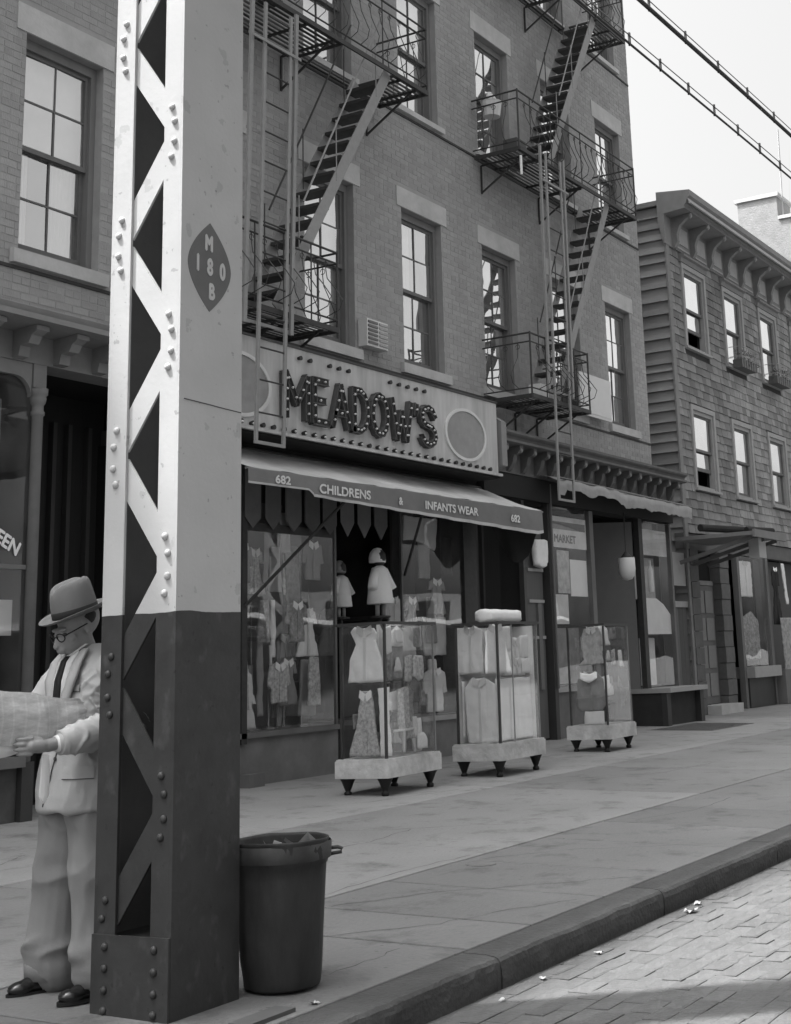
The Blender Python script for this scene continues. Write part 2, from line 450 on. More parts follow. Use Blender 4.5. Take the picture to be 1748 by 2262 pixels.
# cracks wandering across single flags
CRACK = mat('crack_dirt', 0.06, 0.95, 0.2, 9)
rc = random.Random(21)
for pts in ([(5.95, 4.45), (6.4, 4.12), (6.9, 3.95), (7.3, 3.72)], [(6.6, 4.95), (7.2, 4.6), (7.72, 4.1), (8.1, 3.72)], [(8.35, 5.05), (8.9, 4.7), (9.3, 4.15), (9.6, 3.7)], [(6.8, 5.2), (7.7, 5.24), (8.6, 5.2)], [(9.1, 7.2), (9.4, 6.5), (9.9, 6.0), (10.1, 5.2)], [(8.2, 6.3), (8.8, 6.25), (9.6, 6.35)], [(10.5, 4.9), (11.4, 4.7), (12.4, 4.75)], [(12.6, 7.1), (14.4, 6.3), (16, 6.2)], [(10.2, 8.2), (11.0, 7.8), (12.4, 7.55)], [(4.9, 4.0), (5.4, 3.95), (5.9, 3.98)], [(6.1, 7.6), (6.9, 8.0), (7.5, 8.3)], [(13.2, 5.1), (13.5, 4.4), (13.9, 3.7)], [(15.0, 8.6), (17.5, 7.7), (19.8, 7.5)]):
    fine = []
    for i in range(len(pts) - 1):
        for k in range(8):
            t = k / 8; fine.append((pts[i][0] + (pts[i + 1][0] - pts[i][0]) * t + rc.uniform(-.02, .02), pts[i][1] + (pts[i + 1][1] - pts[i][1]) * t + rc.uniform(-.02, .02)))
    vs_ = []; fs_ = []
    for i, (x, y) in enumerate(fine):
        w_ = rc.uniform(.001, .0055)
        vs_ += [(x, y - w_, gz(y - w_) + .0012), (x + w_, y + w_, gz(y + w_) + .0012)]
        if i: fs_.append((2 * i - 2, 2 * i - 1, 2 * i + 1, 2 * i))
    MB().add(vs_, fs_).build('crack', CRACK, walk)
# iron coal-hole cover and cellar grating let into the flags
def on_walk(m_, lift): m_.v = [(x, y, z + gz(y) + lift) for x, y, z in m_.v]; return m_
one(on_walk(MB().lathe([(0.10, 0.0), (0.10, 0.004), (0.085, 0.006), (0.02, 0.006)], (8.17, 4.92, 0), 20), 0.0), 'coal_hole_cover', mat('worn_cover', 0.13, 0.6, 0.2, 20), 'small round iron cover set flush in the sidewalk beyond the trash can', 'cover')
gt = thing('cellar_grating', (21.9, 8.9, gz(8.9)), 'dark flat cellar grating in the sidewalk in front of the wide shop bench', 'grating')
on_walk(MB().box(21.0, 22.9, 8.35, 9.4, 0.001, 0.006), 0).build('plate', mat('grating_iron', 0.09, 0.7, 0.2, 9), gt)
for i in range(12): on_walk(MB().box(21.08 + i * 0.15, 21.12 + i * 0.15, 8.42, 9.33, 0.006, 0.014), 0).build('bar', IRON_M, gt)
LITTER = mat('litter_paper', 0.4, 0.9, 0.05, 9)
for i, (x, y, s_, lb) in enumerate([(5.62, 3.30, 0.018, 'tiny scrap of white paper in the gutter, nearest the column'), (6.62, 3.32, 0.026, 'crumpled white scrap in the gutter before the first kerb joint'), (7.78, 3.30, 0.045, 'largest crumpled white paper in the gutter by the rounded kerb joint'), (8.02, 3.36, 0.03, 'white scrap leaning on the kerb beyond the rounded joint'), (6.05, 3.33, 0.018, 'small pale scrap against the kerb foot'), (4.82, 3.70, 0.022, 'pale crumpled scrap on the kerb beside the column foot')]):
    z = -0.126 if y < 3.43 else gz(y) + 0.002
    m_ = MB(); rr = random.Random(i)
    vs_ = [(x + s_ * (u - 1.5) * 0.6 + rr.uniform(-.2, .2) * s_, y + s_ * (w - 1.5) * 0.45, z + rr.uniform(0.0, 0.5) * s_) for u in range(4) for w in range(4)]
    top = [(u * 4 + w, (u + 1) * 4 + w, (u + 1) * 4 + w + 1, u * 4 + w + 1) for u in range(3) for w in range(3)]
    m_.add(vs_, top); m_.add([(a, b, c - 0.002) for a, b, c in vs_], top)
    one(m_, 'paper_scrap', LITTER, lb, 'litter', 'scraps of litter along the kerb')

# ------------------------------------------------------------------ brick building
YF = 10.2
bld = thing('brick_building', (16, YF, gz(YF)), 'four storey brick tenement with shops below and iron fire escapes', 'building')
WX = [(8.82, 9.83), (11.0, 12.02), (13.2, 14.24), (15.37, 16.4), (17.56, 18.6), (19.76, 20.8), (21.89, 22.94)]
FL = [(5.35, 7.56, 5.16, 7.85), (9.10, 11.10, 8.96, 11.42), (12.48, 14.35, 12.34, 14.62)]     # sill top, head, sill bottom, lintel top
X0B, X1B, Z0B, Z1B = 7.7, 23.56, 4.62, 15.0
holes = []
for zs, zh, sb, lt in FL:
    for a, b in WX:
        holes.append((a, b, zs, zh))
blocks = []
for zs, zh, sb, lt in FL:
    for a, b in WX:
        blocks.append((a - 0.13, b + 0.14, zh, lt)); blocks.append((a - 0.10, b + 0.10, sb, zs))
        MB().box(a - 0.125, b + 0.135, YF - 0.012, YF + 0.14, zh + 0.004, lt - 0.004).build('lintel', STONE, bld)
        MB().extrude([(YF - 0.06, sb + 0.03), (YF - 0.06, zs - 0.03), (YF + 0.02, zs - 0.008), (YF + 0.16, zs - 0.008), (YF + 0.16, sb + 0.03)], 'x', a - 0.095, b + 0.095).build('sill', STONE, bld)
grid_wall(X0B, X1B, Z0B, Z1B, holes, YF + 0.003, YF + 0.30).build('wall', MORTAR, bld)
MB().box(X0B, X1B, YF + 0.3, 18, Z1B - 0.3, Z1B - 0.1).build('roof', MORTAR, bld)
MB().box(X1B - 0.25, X1B - 0.002, YF + 0.31, 18, 0.0, Z1B - 0.31).build('side_wall', mat('side_brick', 0.16, 0.9, 0.12, 6), bld)
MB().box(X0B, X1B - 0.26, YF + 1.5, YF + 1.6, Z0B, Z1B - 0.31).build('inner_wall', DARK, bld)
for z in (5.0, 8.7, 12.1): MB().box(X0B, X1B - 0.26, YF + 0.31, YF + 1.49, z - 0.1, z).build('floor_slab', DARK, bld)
# roof cornice (above the frame, but it throws the shade over the sidewalk)
MB().extrude([(YF + 0.25, 15.0), (YF - 0.05, 15.0), (YF - 0.12, 15.12), (YF - 0.5, 15.2), (YF - 0.55, 15.36), (YF + 0.25, 15.42)], 'x', -6, X1B + 0.1).build('roof_cornice', WOOD_D, bld)
MB().box(-6, X0B - 0.01, YF + 0.01, 18, 0, 15.0).build('neighbour_wall', MORTAR, bld)
# string course under the upper sills; its dark colour paints the drip shadow
for (z, a, b) in ((5.155, 7.72, 23.54), (8.945, 14.9, 23.54), (12.33, 15.0, 23.54)):
    MB().box(a, b, YF - 0.018, YF + 0.01, z - 0.02, z + 0.012).build('drip_shadow_course', mat('drip_shadow_course', 0.05, 0.8), bld)
# the bricks
CH, BL = 0.0747, 0.213
bricks = []
row = 0
z = Z0B + 0.004
allh = holes + blocks
while z + CH < Z1B:
    x = X0B - (BL / 2 if row % 2 else 0) - 0.001 * (row % 5)
    head = (row % 6 == 5)
    L_ = BL / 2 if head else BL
    while x < X1B - 0.02:
        a, b = max(x + 0.005, X0B + 0.002), min(x + L_ - 0.005, X1B)
        segs = [(a, b)]
        for h in allh:
            if h[2] - 0.002 < z + CH - 0.012 and h[3] + 0.002 > z + 0.01:
                ns = []
                for p, q in segs:
                    if h[1] <= p or h[0] >= q: ns.append((p, q)); continue
                    if p < h[0]: ns.append((p, h[0]))
                    if q > h[1]: ns.append((h[1], q))
                segs = ns
        for p, q in segs:
            if q - p > 0.025: bricks.append((p, q, z + 0.005, z + CH - 0.005))
        x += L_
    z += CH; row += 1
def brick_key(b):
    cx, cz = (b[0] + b[1]) / 2, (b[2] + b[3]) / 2
    d = cx * 0.864 + YF * 0.45
    u = (cx * 0.470 - YF * 0.881) / d; v = (cx * 0.178 + YF * 0.145 - (cz - 1.3) * 0.973) / d
    px = 1211 + 3056 * u; py = 754 + 3056 * v
    seen = (0 < px < 250 and py > -10) or (540 < px < 1450 and py > -10)
    return (0 if seen and b[1] - b[0] > 0.09 else 1, d)
order = sorted(range(len(bricks)), key=lambda i: brick_key(bricks[i]))
sep = set(order[:300])
bmesh_full = {}
def brick_mesh(w, h):
    k = (round(w, 3), round(h, 3))
    if k not in bmesh_full:
        me = bpy.data.meshes.new('brick')
        e = 0.0012
        vs_ = [(-w / 2, 0.018, -h / 2), (w / 2, 0.018, -h / 2), (w / 2, 0.018, h / 2), (-w / 2, 0.018, h / 2), (-w / 2 + e, 0, -h / 2 + e), (w / 2 - e, 0, -h / 2 + e), (w / 2 - e, 0, h / 2 - e), (-w / 2 + e, 0, h / 2 - e)]
        me.from_pydata(vs_, [], [(4, 5, 6, 7), (0, 1, 5, 4), (1, 2, 6, 5), (2, 3, 7, 6), (3, 0, 4, 7)])
        me.materials.append(BRICK); bmesh_full[k] = me
    return bmesh_full[k]
rb = random.Random(5)
V = []; Fc = []; T = []
for i, (a, b, c, d) in enumerate(bricks):
    dy = rb.uniform(-0.0015, 0.0015)
    if i in sep:
        link('brick', brick_mesh(b - a, d - c), None, bld, ((a + b) / 2, YF + dy, (c + d) / 2))
        continue
    n = len(V); e = 0.0012; y0, y1 = YF + dy, YF + 0.018
    V += [(a, y1, c), (b, y1, c), (b, y1, d), (a, y1, d), (a + e, y0, c + e), (b - e, y0, c + e), (b - e, y0, d - e), (a + e, y0, d - e)]
    Fc += [(n + 4, n + 5, n + 6, n + 7), (n, n + 1, n + 5, n + 4), (n + 1, n + 2, n + 6, n + 5), (n + 2, n + 3, n + 7, n + 6), (n + 3, n, n + 4, n + 7)]
    T += [rb.uniform(-0.5, 0.5)] * 5
me = bpy.data.meshes.new('brickwork'); me.from_pydata(V, [], Fc)
at = me.attributes.new('tone', 'FLOAT', 'FACE'); at.data.foreach_set('value', T)
tag(link('brickwork', me, BRICK, bld), kind='stuff')

# windows
rw = random.Random(11)
def sash_window(parent, a, b, z0, z1, yf, shade_u, shade_l, curt, frame=FRAME, sash=SASH, cols=2, rows=2, fw=0.07, open_=0.0, blind=None, gl=None, room=True):
    """frame part with sashes, panes, shade and curtain as its sub-parts"""
    gl = gl or GLASS
    m_ = MB()
    m_.box(a, a + fw, yf, yf + 0.13, z0, z1); m_.box(b - fw, b, yf, yf + 0.13, z0, z1)
    m_.box(a + fw, b - fw, yf, yf + 0.13, z1 - fw * 1.5, z1); m_.box(a + fw, b - fw, yf + 0.02, yf + 0.13, z0, z0 + 0.045)
    w = m_.build('window', frame, parent)
    ia, ib, iz0, iz1 = a + fw, b - fw, z0 + 0.045, z1 - fw * 1.5
    zm = (iz0 + iz1) / 2
    for k, (s0, s1, ys) in enumerate(((zm - 0.02, iz1, yf + 0.035), (iz0 + open_, zm + 0.02 + open_, yf + 0.08))):
        q = MB(); t = 0.045; y0, y1 = ys, ys + 0.035
        q.box(ia, ia + t, y0, y1, s0, s1); q.box(ib - t, ib, y0, y1, s0, s1)
        q.box(ia + t, ib - t, y0, y1, s0, s0 + (0.05 if k == 0 else 0.07)); q.box(ia + t, ib - t, y0, y1, s1 - 0.045, s1)
        pa, pb, p0, p1 = ia + t, ib - t, s0 + (0.05 if k == 0 else 0.07), s1 - 0.045
        cw, rh, mt = (pb - pa) / cols, (p1 - p0) / rows, 0.010
        for c in range(1, cols): q.box(pa + c * cw - mt, pa + c * cw + mt, y0 + 0.006, y1 - 0.004, p0, p1)
        for r in range(1, rows):
            for c in range(cols): q.box(pa + c * cw + (mt if c else 0), pa + (c + 1) * cw - (mt if c < cols - 1 else 0), y0 + 0.008, y1 - 0.006, p0 + r * rh - mt, p0 + r * rh + mt)
        q.build('sash', sash, w)
        for c in range(cols):
            for r in range(rows):
                tx, tz = rw.uniform(-0.005, 0.005), rw.uniform(-0.005, 0.005)
                x0, x1_, q0, q1 = pa + c * cw, pa + (c + 1) * cw, p0 + r * rh, p0 + (r + 1) * rh
                ym = y0 + 0.016
                MB().add([(x0, ym + tx, q0), (x1_, ym - tx, q0 + 0), (x1_, ym - tx + tz, q1), (x0, ym + tx + tz, q1)], [(0, 1, 2, 3)]).build('pane', gl, w)
    ysh = yf + 0.16
    if shade_u > 0.02: MB().box(ia - 0.02, ib + 0.02, ysh, ysh + 0.008, iz1 - shade_u * (iz1 - iz0), iz1 + 0.05).build('shade', SHADE if blind is None else blind, w)
    if curt:
        for (c0, c1) in curt:
            n = 26; vs_ = []; x0, x1_ = ia + c0 * (ib - ia), ia + c1 * (ib - ia)
            for i in range(n + 1):
                x = x0 + (x1_ - x0) * i / n
                for zq in (iz0, (iz0 + iz1) / 2, iz1):
                    vs_.append((x, ysh + 0.05 + 0.022 * math.sin(i * 1.55 + rw.random() * 0.5), zq))
            k_ = len(vs_)
            vs2 = [(x, y + 0.006, z) for x, y, z in vs_]
            fs_ = [(i * 3 + j, (i + 1) * 3 + j, (i + 1) * 3 + j + 1, i * 3 + j + 1) for i in range(n) for j in range(2)]
            MB().add(vs_, fs_).add(vs2, fs_).build('curtain', CURTAIN, w, smooth=True)
    return w
cur = {(0, 0): (0.45, [(0, .32), (.62, 1)]), (0, 2): (1.0, []), (0, 3): (0.0, [(0.0, .30), (.38, .62)]), (0, 4): (0.62, [(0, .4), (.5, 1)]), (0, 5): (0.8, []), (0, 6): (0.5, [(0, .5)]),
       (1, 2): (0.9, []), (1, 3): (0.7, [(0, .5), (.6, 1)]), (1, 4): (0.4, [(0, .45), (.55, 1)]), (1, 5): (0.9, []), (1, 6): (0.3, [(0, .4), (.5, .8)]), (2, 6): (0.5, [(0, .5)])}
for fi, (zs, zh, sb, lt) in enumerate(FL):
    for wi, (a, b) in enumerate(WX):
        sh, cc = cur.get((fi, wi), (0.5, [(0, .4), (.6, 1)]))
        sash_window(bld, a + 0.002, b - 0.002, zs, zh - 0.004, YF + 0.10, sh, 0, cc)
# ------------------------------------------------------------------ left shop front (part of the brick building)
YS = 9.95
CORN = mat('cornice_paint', 0.22, 0.7, 0.15, 6, big=0.12, bscale=2)
CORN_D = mat('cornice_dirty', 0.12, 0.75, 0.2, 6, big=0.15, bscale=2)
cl = MB().extrude([(YF + 0.0, 4.18), (9.90, 4.18), (9.90, 4.44), (9.62, 4.455), (9.50, 4.47), (9.50, 4.52), (9.56, 4.535), (9.55, 4.56), (9.60, 4.57), (9.59, 4.605), (9.66, 4.615), (9.80, 4.68), (YF + 0.0, 4.70)], 'x', 7.0, 10.22).build('shop_cornice', CORN, bld)
for k in range(4):
    x = 8.07 + k * 0.475
    MB().extrude([(9.60, 4.455), (9.60, 4.40), (9.66, 4.37), (9.70, 4.30), (9.80, 4.29), (9.82, 4.20), (9.90, 4.19), (9.90, 4.455)], 'x', x, x + 0.12).build('bracket', CORN, cl)
    MB().box(x - 0.012, x + 0.132, 9.585, 9.61, 4.405, 4.45).build('bracket_cap', CORN, cl)
# cast-iron post with capital, curved spandrel over the glass
pz = MB().lathe([(0.050, 0.66), (0.050, 3.70), (0.062, 3.71), (0.062, 3.74), (0.052, 3.75), (0.052, 3.80), (0.066, 3.82), (0.075, 3.86), (0.070, 3.885), (0.085, 3.90), (0.088, 3.955), (0.06, 3.96)], (8.885, 9.93, 0), 16).build('post', CORN, bld, True)
MB().box(8.80, 8.95, 9.90, 9.98, 3.962, 4.178).build('post_block', CORN, pz)
sp = [(7.0, 4.178), (7.0, 4.05), (8.60, 4.05)] + [(8.60 + 0.19 * math.sin(R(a)), 3.87 + 0.18 * math.cos(R(a))) for a in range(10, 91, 10)] + [(8.795, 4.178)]
MB().extrude(sp, 'y', 9.915, 9.965).build('spandrel', CORN, bld)
MB().box(8.82, 8.95, 9.88, 10.02, 0.16, 0.658).build('post_base', WOOD_D, pz)
w = MB().add([(6.8, 9.955, 0.72), (8.835, 9.955, 0.72), (8.835, 9.955, 4.05), (6.8, 9.955, 4.05)], [(0, 1, 2, 3)]).build('shop_window', GLASS_L, bld)
MB().box(6.8, 8.83, 9.935, 9.975, 2.31, 2.35).build('window_bar', mat('brass_bar', 0.16, 0.5), w)
MB().box(6.8, 8.84, 9.86, 10.05, 0.62, 0.71).build('window_sill', WOOD_M, w)
MB().box(6.8, 8.815, 9.94, 10.0, 0.14, 0.62).build('bulkhead', mat('bulkhead_paint', 0.075, 0.7, 0.25, 6, big=0.2, bscale=3), w)
text_on('lettering', 'EEN', 0.17, (8.47, 9.945, 2.555), mat('glass_letter', 0.8, 0.6, 0.05), w, xs=0.95, bold=0.006, depth=0.0015, roll=R(-27))
# things in the dim window: a pale card, a drawn curtain
one(MB().box(7.9, 8.80, 10.06, 10.075, 1.74, 2.05), 'window_card', mat('card', 0.5, 0.9, 0.06), 'pale blank card standing behind the lettered shop window glass', 'card')
n = 40; cv = []
for i in range(n + 1):
    x = 6.9 + 1.9 * i / n
    for z in (0.75, 2.2, 3.9): cv.append((x, 10.32 + 0.03 * math.sin(i * 1.1) + 0.012 * math.sin(i * 3.1), z))
cf = [(i * 3 + j, (i + 1) * 3 + j, (i + 1) * 3 + j + 1, i * 3 + j + 1) for i in range(n) for j in range(2)]
one(MB().add(cv, cf).add([(x, y + 0.01, z) for x, y, z in cv], cf), 'window_curtain', mat('dim_curtain', 0.34, 0.95, 0.3, 4, big=.3, bscale=.6, stretch=(8, 8, 0.3)), 'dim grey pleated curtain hung behind the lettered shop window', 'curtain', smooth=True)
# deep dark entrance between the left shop and the dress shop
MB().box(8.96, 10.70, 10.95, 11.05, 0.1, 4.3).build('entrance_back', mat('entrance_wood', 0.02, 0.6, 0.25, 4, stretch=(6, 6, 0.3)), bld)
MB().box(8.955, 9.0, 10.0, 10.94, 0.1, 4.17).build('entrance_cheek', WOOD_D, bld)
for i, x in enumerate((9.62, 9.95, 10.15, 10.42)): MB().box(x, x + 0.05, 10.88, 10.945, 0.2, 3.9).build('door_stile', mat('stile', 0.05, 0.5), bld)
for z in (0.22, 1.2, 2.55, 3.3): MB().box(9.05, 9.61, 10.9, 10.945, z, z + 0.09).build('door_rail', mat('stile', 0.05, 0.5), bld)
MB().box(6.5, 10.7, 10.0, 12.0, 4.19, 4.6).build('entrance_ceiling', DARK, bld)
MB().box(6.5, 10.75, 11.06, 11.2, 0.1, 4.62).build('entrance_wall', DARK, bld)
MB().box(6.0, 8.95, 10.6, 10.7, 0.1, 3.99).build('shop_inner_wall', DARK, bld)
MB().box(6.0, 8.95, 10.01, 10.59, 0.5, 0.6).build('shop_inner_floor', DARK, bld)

# ------------------------------------------------------------------ dress shop front
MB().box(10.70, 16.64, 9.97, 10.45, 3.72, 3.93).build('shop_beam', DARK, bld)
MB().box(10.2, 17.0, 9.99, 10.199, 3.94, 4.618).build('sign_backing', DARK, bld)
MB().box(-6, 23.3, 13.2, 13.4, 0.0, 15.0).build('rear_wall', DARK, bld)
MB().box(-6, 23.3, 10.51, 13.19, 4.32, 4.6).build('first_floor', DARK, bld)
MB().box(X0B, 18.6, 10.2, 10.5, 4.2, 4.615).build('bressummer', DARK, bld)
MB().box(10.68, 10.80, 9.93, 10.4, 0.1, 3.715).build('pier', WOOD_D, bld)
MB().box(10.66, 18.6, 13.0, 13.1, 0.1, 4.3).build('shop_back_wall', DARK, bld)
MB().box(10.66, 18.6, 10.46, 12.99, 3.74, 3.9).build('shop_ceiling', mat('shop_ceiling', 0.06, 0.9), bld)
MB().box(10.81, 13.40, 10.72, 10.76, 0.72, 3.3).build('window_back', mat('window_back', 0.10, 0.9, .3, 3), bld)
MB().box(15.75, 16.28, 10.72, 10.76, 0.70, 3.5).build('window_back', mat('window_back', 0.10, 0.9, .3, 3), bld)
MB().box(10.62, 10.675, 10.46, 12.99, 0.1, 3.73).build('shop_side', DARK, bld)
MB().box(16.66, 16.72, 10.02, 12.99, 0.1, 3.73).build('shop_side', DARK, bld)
BULK = mat('marbled_bulkhead', 0.16, 0.45, 0.16, 7, big=0.25, bscale=3)
d1 = MB().add([(11.79, 9.955, 0.715), (13.39, 9.955, 0.715), (13.39, 9.955, 2.84), (11.79, 9.955, 2.84)], [(0, 1, 2, 3)]).build('shop_window', GLASS_S, bld)
MB().add([(13.41, 9.97, 0.715), (13.41, 11.4, 0.715), (13.41, 11.4, 2.84), (13.41, 9.97, 2.84)], [(0, 1, 2, 3)]).build('return_pane', GLASS_S, d1)
MB().box(10.81, 11.78, 9.94, 9.98, 0.6, 3.71).build('corner_panel', WOOD_D, d1)
MB().box(11.70, 11.785, 9.90, 9.935, 0.60, 3.70).build('jamb', IRON, d1)
MB().box(13.392, 13.428, 9.94, 9.97, 0.71, 3.7).build('corner_bar', mat('corner_bar', 0.11, 0.4), d1)
MB().box(11.79, 13.39, 9.94, 10.0, 2.84, 2.93).build('transom_bar', IRON, d1)
MB().box(10.81, 13.46, 9.90, 11.45, 0.655, 0.71).build('window_sill', WOOD_M, d1)
MB().box(10.81, 13.43, 9.945, 11.4, 0.10, 0.653).build('bulkhead', BULK, d1)
MB().box(11.70, 11.95, 9.8, 9.93, 0.165, 0.30).build('step_block', WOOD_M, d1)
d2 = MB().add([(14.83, 9.955, 0.70), (16.27, 9.955, 0.70), (16.27, 9.955, 3.60), (14.83, 9.955, 3.60)], [(0, 1, 2, 3)]).build('shop_window', GLASS_S, bld)
MB().add([(14.81, 9.97, 0.70), (14.81, 11.4, 0.70), (14.81, 11.4, 3.6), (14.81, 9.97, 3.6)], [(0, 1, 2, 3)]).build('return_pane', GLASS_S, d2)
MB().box(14.795, 14.828, 9.94, 9.97, 0.70, 3.7).build('corner_bar', mat('corner_bar', 0.11, 0.4), d2)
MB().box(14.77, 16.29, 9.90, 11.45, 0.63, 0.69).build('window_sill', WOOD_L, d2)
MB().box(14.80, 16.28, 9.945, 11.4, 0.10, 0.628).build('bulkhead', BULK, d2)
MB().box(13.44, 14.78, 11.40, 11.46, 0.1, 3.7).build('door', mat('shop_door', 0.02, 0.4), bld)
MB().box(16.29, 16.64, 9.92, 10.3, 0.1, 3.71).build('pier', IRON, bld)
# sub-floor of the display bays and dim goods behind the glass
def hang(name, m, label, cat, outline, t, c, ax=(1, 0, 0), up=(0, 0, 1), group=None, wob=0.014, seed=0, parent=None):
    t_ = t if cat in ('bundle', 'carton', 'sack', 'blanket', 'bag') else min(t, 0.022)
    o = tag(cloth(outline, t_, c, ax, up, wob, seed).build(name, m, parent, True), label, cat, group)
    A, U = Vector(ax).normalized(), Vector(up); nr = A.cross(U)
    if cat in ('shirt', 'blouse', 'suit', 'coat', 'jacket', 'smock', 'dress', 'frock'):
        # collar, front band and buttons lie on the cloth, on the side that looks out
        sg_ = 1 if nr.dot(Vector((-0.6, -0.8, 0))) > 0 else -1
        top = max(z for x, z in outline); low = min(z for x, z in outline); wd = max(x for x, z in outline)
        P = lambda x, z, d: Vector(c) + A * x + U * z + nr * (sg_ * (d + t_ / 2 + wob * 0.6))
        q = MB()
        for s_ in (-1, 1):
            a_ = [P(0, top - .03, .006), P(s_ * wd * .38, top + .01, .004), P(s_ * wd * .45, top - .06, .006), P(s_ * wd * .12, top - .10, .010)]
            q.add(a_ + [v - nr * (sg_ * .006) for v in a_], [(0, 1, 2, 3), (7, 6, 5, 4), (0, 4, 5, 1), (1, 5, 6, 2), (2, 6, 7, 3), (3, 7, 4, 0)])
        q.build('collar', WHITE if m is not WHITE else PALE, o)
        q = MB(); z_ = top - .11
        a_ = [P(-.014, z_, .004), P(.014, z_, .004), P(.016, low + .02, .004), P(-.016, low + .02, .004)]
        q.add(a_ + [v - nr * (sg_ * .005) for v in a_], [(0, 1, 2, 3), (7, 6, 5, 4), (0, 4, 5, 1), (1, 5, 6, 2), (2, 6, 7, 3), (3, 7, 4, 0)])
        q.build('front_band', PALE if m is WHITE else m, o)
    return o
DRESS = [(-.07, 0), (.07, 0), (.16, -.05), (.2, -.2), (.13, -.2), (.11, -.12), (.10, -.25), (.24, -.62), (-.24, -.62), (-.10, -.25), (-.11, -.12), (-.13, -.2), (-.2, -.2), (-.16, -.05)]
SHIRT = [(-.06, 0), (0, -.03), (.06, 0), (.18, -.05), (.23, -.28), (.15, -.29), (.14, -.18), (.15, -.5), (-.15, -.5), (-.14, -.18), (-.15, -.29), (-.23, -.28), (-.18, -.05)]
APRON = [(-.1, 0), (.1, 0), (.13, -.4), (.16, -.7), (-.16, -.7), (-.13, -.4)]
STRIP = [(-.05, 0), (.05, 0), (.05, -.9), (-.05, -.9)]
def sc(o_, k, kz=None): return [(x * k, z * (kz or k)) for x, z in o_]
gs = [('white_blouse', PALE, 'small pale blouse standing low at the left of the dress shop window', 'blouse', sc(SHIRT, .75, 1.1), .05, (12.02, 10.16, 1.36)),
      ('pale_slip', PALE, 'pale conical slip on the floor of the dress shop window, far left', 'slip', sc(DRESS, .7, .62), .10, (12.06, 10.14, 1.12)),
      ('hanging_stocking', GREYC, 'long grey stocking hanging left of centre in the dress shop window', 'stocking', sc(STRIP, 1.0, 1.1), .03, (12.33, 10.18, 1.85)),
      ('white_scarf', PALE, 'thin white curved scarf hanging in the dress shop window', 'scarf', [(-.01, 0), (.03, 0), (.05, -.3), (.14, -.46), (.12, -.48), (.01, -.36)], .02, (12.52, 10.2, 1.62)),
      ('tall_ribbon', GREYC, 'tall grey ribbon strip upright in the dress shop window', 'ribbon', sc(STRIP, .8, 1.05), .02, (12.80, 10.3, 1.66)),
      ('grey_coat', GREYC, 'dim grey coat hung at the right of the dress shop window', 'coat', sc(DRESS, 1.0, 1.5), .08, (13.10, 10.45, 1.75)),
      ('hanging_towel', mat('dim_towel', 0.3, 0.9), 'pale printed towel hanging under the pennants in the dress shop window', 'towel', [(-.11, 0), (.11, 0), (.10, -.45), (-.05, -.45)], .02, (12.52, 9.985, 3.08)),
      ('lace_cloth', mat('dim_lace', 0.2, 0.9, 0.5, 22), 'mottled lace cloth high in the dress shop window, beside the towel', 'cloth', [(-.12, 0), (.14, 0), (.18, -.7), (-.05, -.8)], .04, (12.95, 10.25, 2.75)),
      ('night_gown', mat('dim_gown', 0.16, 0.9, 0.3, 12), 'mottled grey gown high at the left of the dress shop window', 'gown', sc(DRESS, .9, 1.3), .06, (12.2, 10.4, 2.7)),
      ('folded_apron', GREYC, 'grey apron low at the right of the dress shop window', 'apron', sc(APRON, 1.0, .9), .05, (13.18, 10.2, 1.45)),
      ('child_dress', GREYC, 'grey child dress in the far dress shop window, above the middle case', 'dress', sc(DRESS, 1.0, .75), .05, (15.93, 10.15, 2.45)),
      ('pale_jacket', PALE, 'pale short jacket in the far dress shop window beside the door', 'jacket', sc(SHIRT, 1.0, .8), .05, (15.2, 10.12, 1.85)),
      ('baby_smock', PALE, 'pale smock at the foot of the far dress shop window', 'smock', sc(SHIRT, 1.3, 1.1), .06, (15.75, 10.1, 1.28)),
      ('white_banner', mat('banner_cloth', 0.62, 0.9, 0.05, 5), 'large white cloth hung high in the far dress shop window under the awning', 'cloth', [(-.35, 0), (.45, 0), (.38, -.42), (.1, -.34), (-.1, -.30), (-.38, -.32)], .03, (15.30, 10.0, 3.22)),
      ('dark_trousers', DARKC, 'dark draped trousers hung at the right of the far dress shop window', 'trousers', [(-.1, 0), (.12, 0), (.14, -.5), (-.14, -.5)], .05, (16.12, 10.1, 3.0)),
      ('grey_vest', GREYC, 'grey straight vest hung under the white cloth in the far dress shop window', 'vest', [(-.14, 0), (.14, 0), (.14, -.5), (-.14, -.5)], .05, (15.72, 10.2, 2.95)),
      ('pale_sheet', PALE, 'pale folded sheet at the right of the far dress shop window', 'sheet', [(-.28, 0), (.28, 0), (.3, -.5), (-.25, -.5)], .06, (16.0, 10.25, 1.95))]
rg = random.Random(17)
fills = [('upper', 2.75, 2.1), ('middle', 2.05, 1.5), ('lower', 1.45, .85)]
kinds = [('blouse', SHIRT), ('frock', DRESS), ('bib', APRON), ('ribbon', STRIP)]
for r_, (wd, zt, zb_) in enumerate(fills):
    for k_ in range(5):
        x_ = 11.98 + k_ * .30 + rg.uniform(-.05, .05); nm_, ol_ = kinds[(k_ + r_) % 4]
        tone_ = [('grey', GREYC), ('pale', WHITE), ('lacy', LACE), ('mottled', LACE2)][(k_ * 2 + r_) % 4]
        gs.append(('small_' + nm_, tone_[1], tone_[0] + ' ' + nm_ + ' in the ' + wd + ' rank of the near dress shop window, ' + ['leftmost', 'second', 'middle', 'fourth', 'rightmost'][k_], nm_, sc(ol_, rg.uniform(.62, .9)), .03, (x_, 10.12 + .12 * ((k_ + r_) % 2) + rg.uniform(-.03, .03), zt + rg.uniform(-.08, .08))))
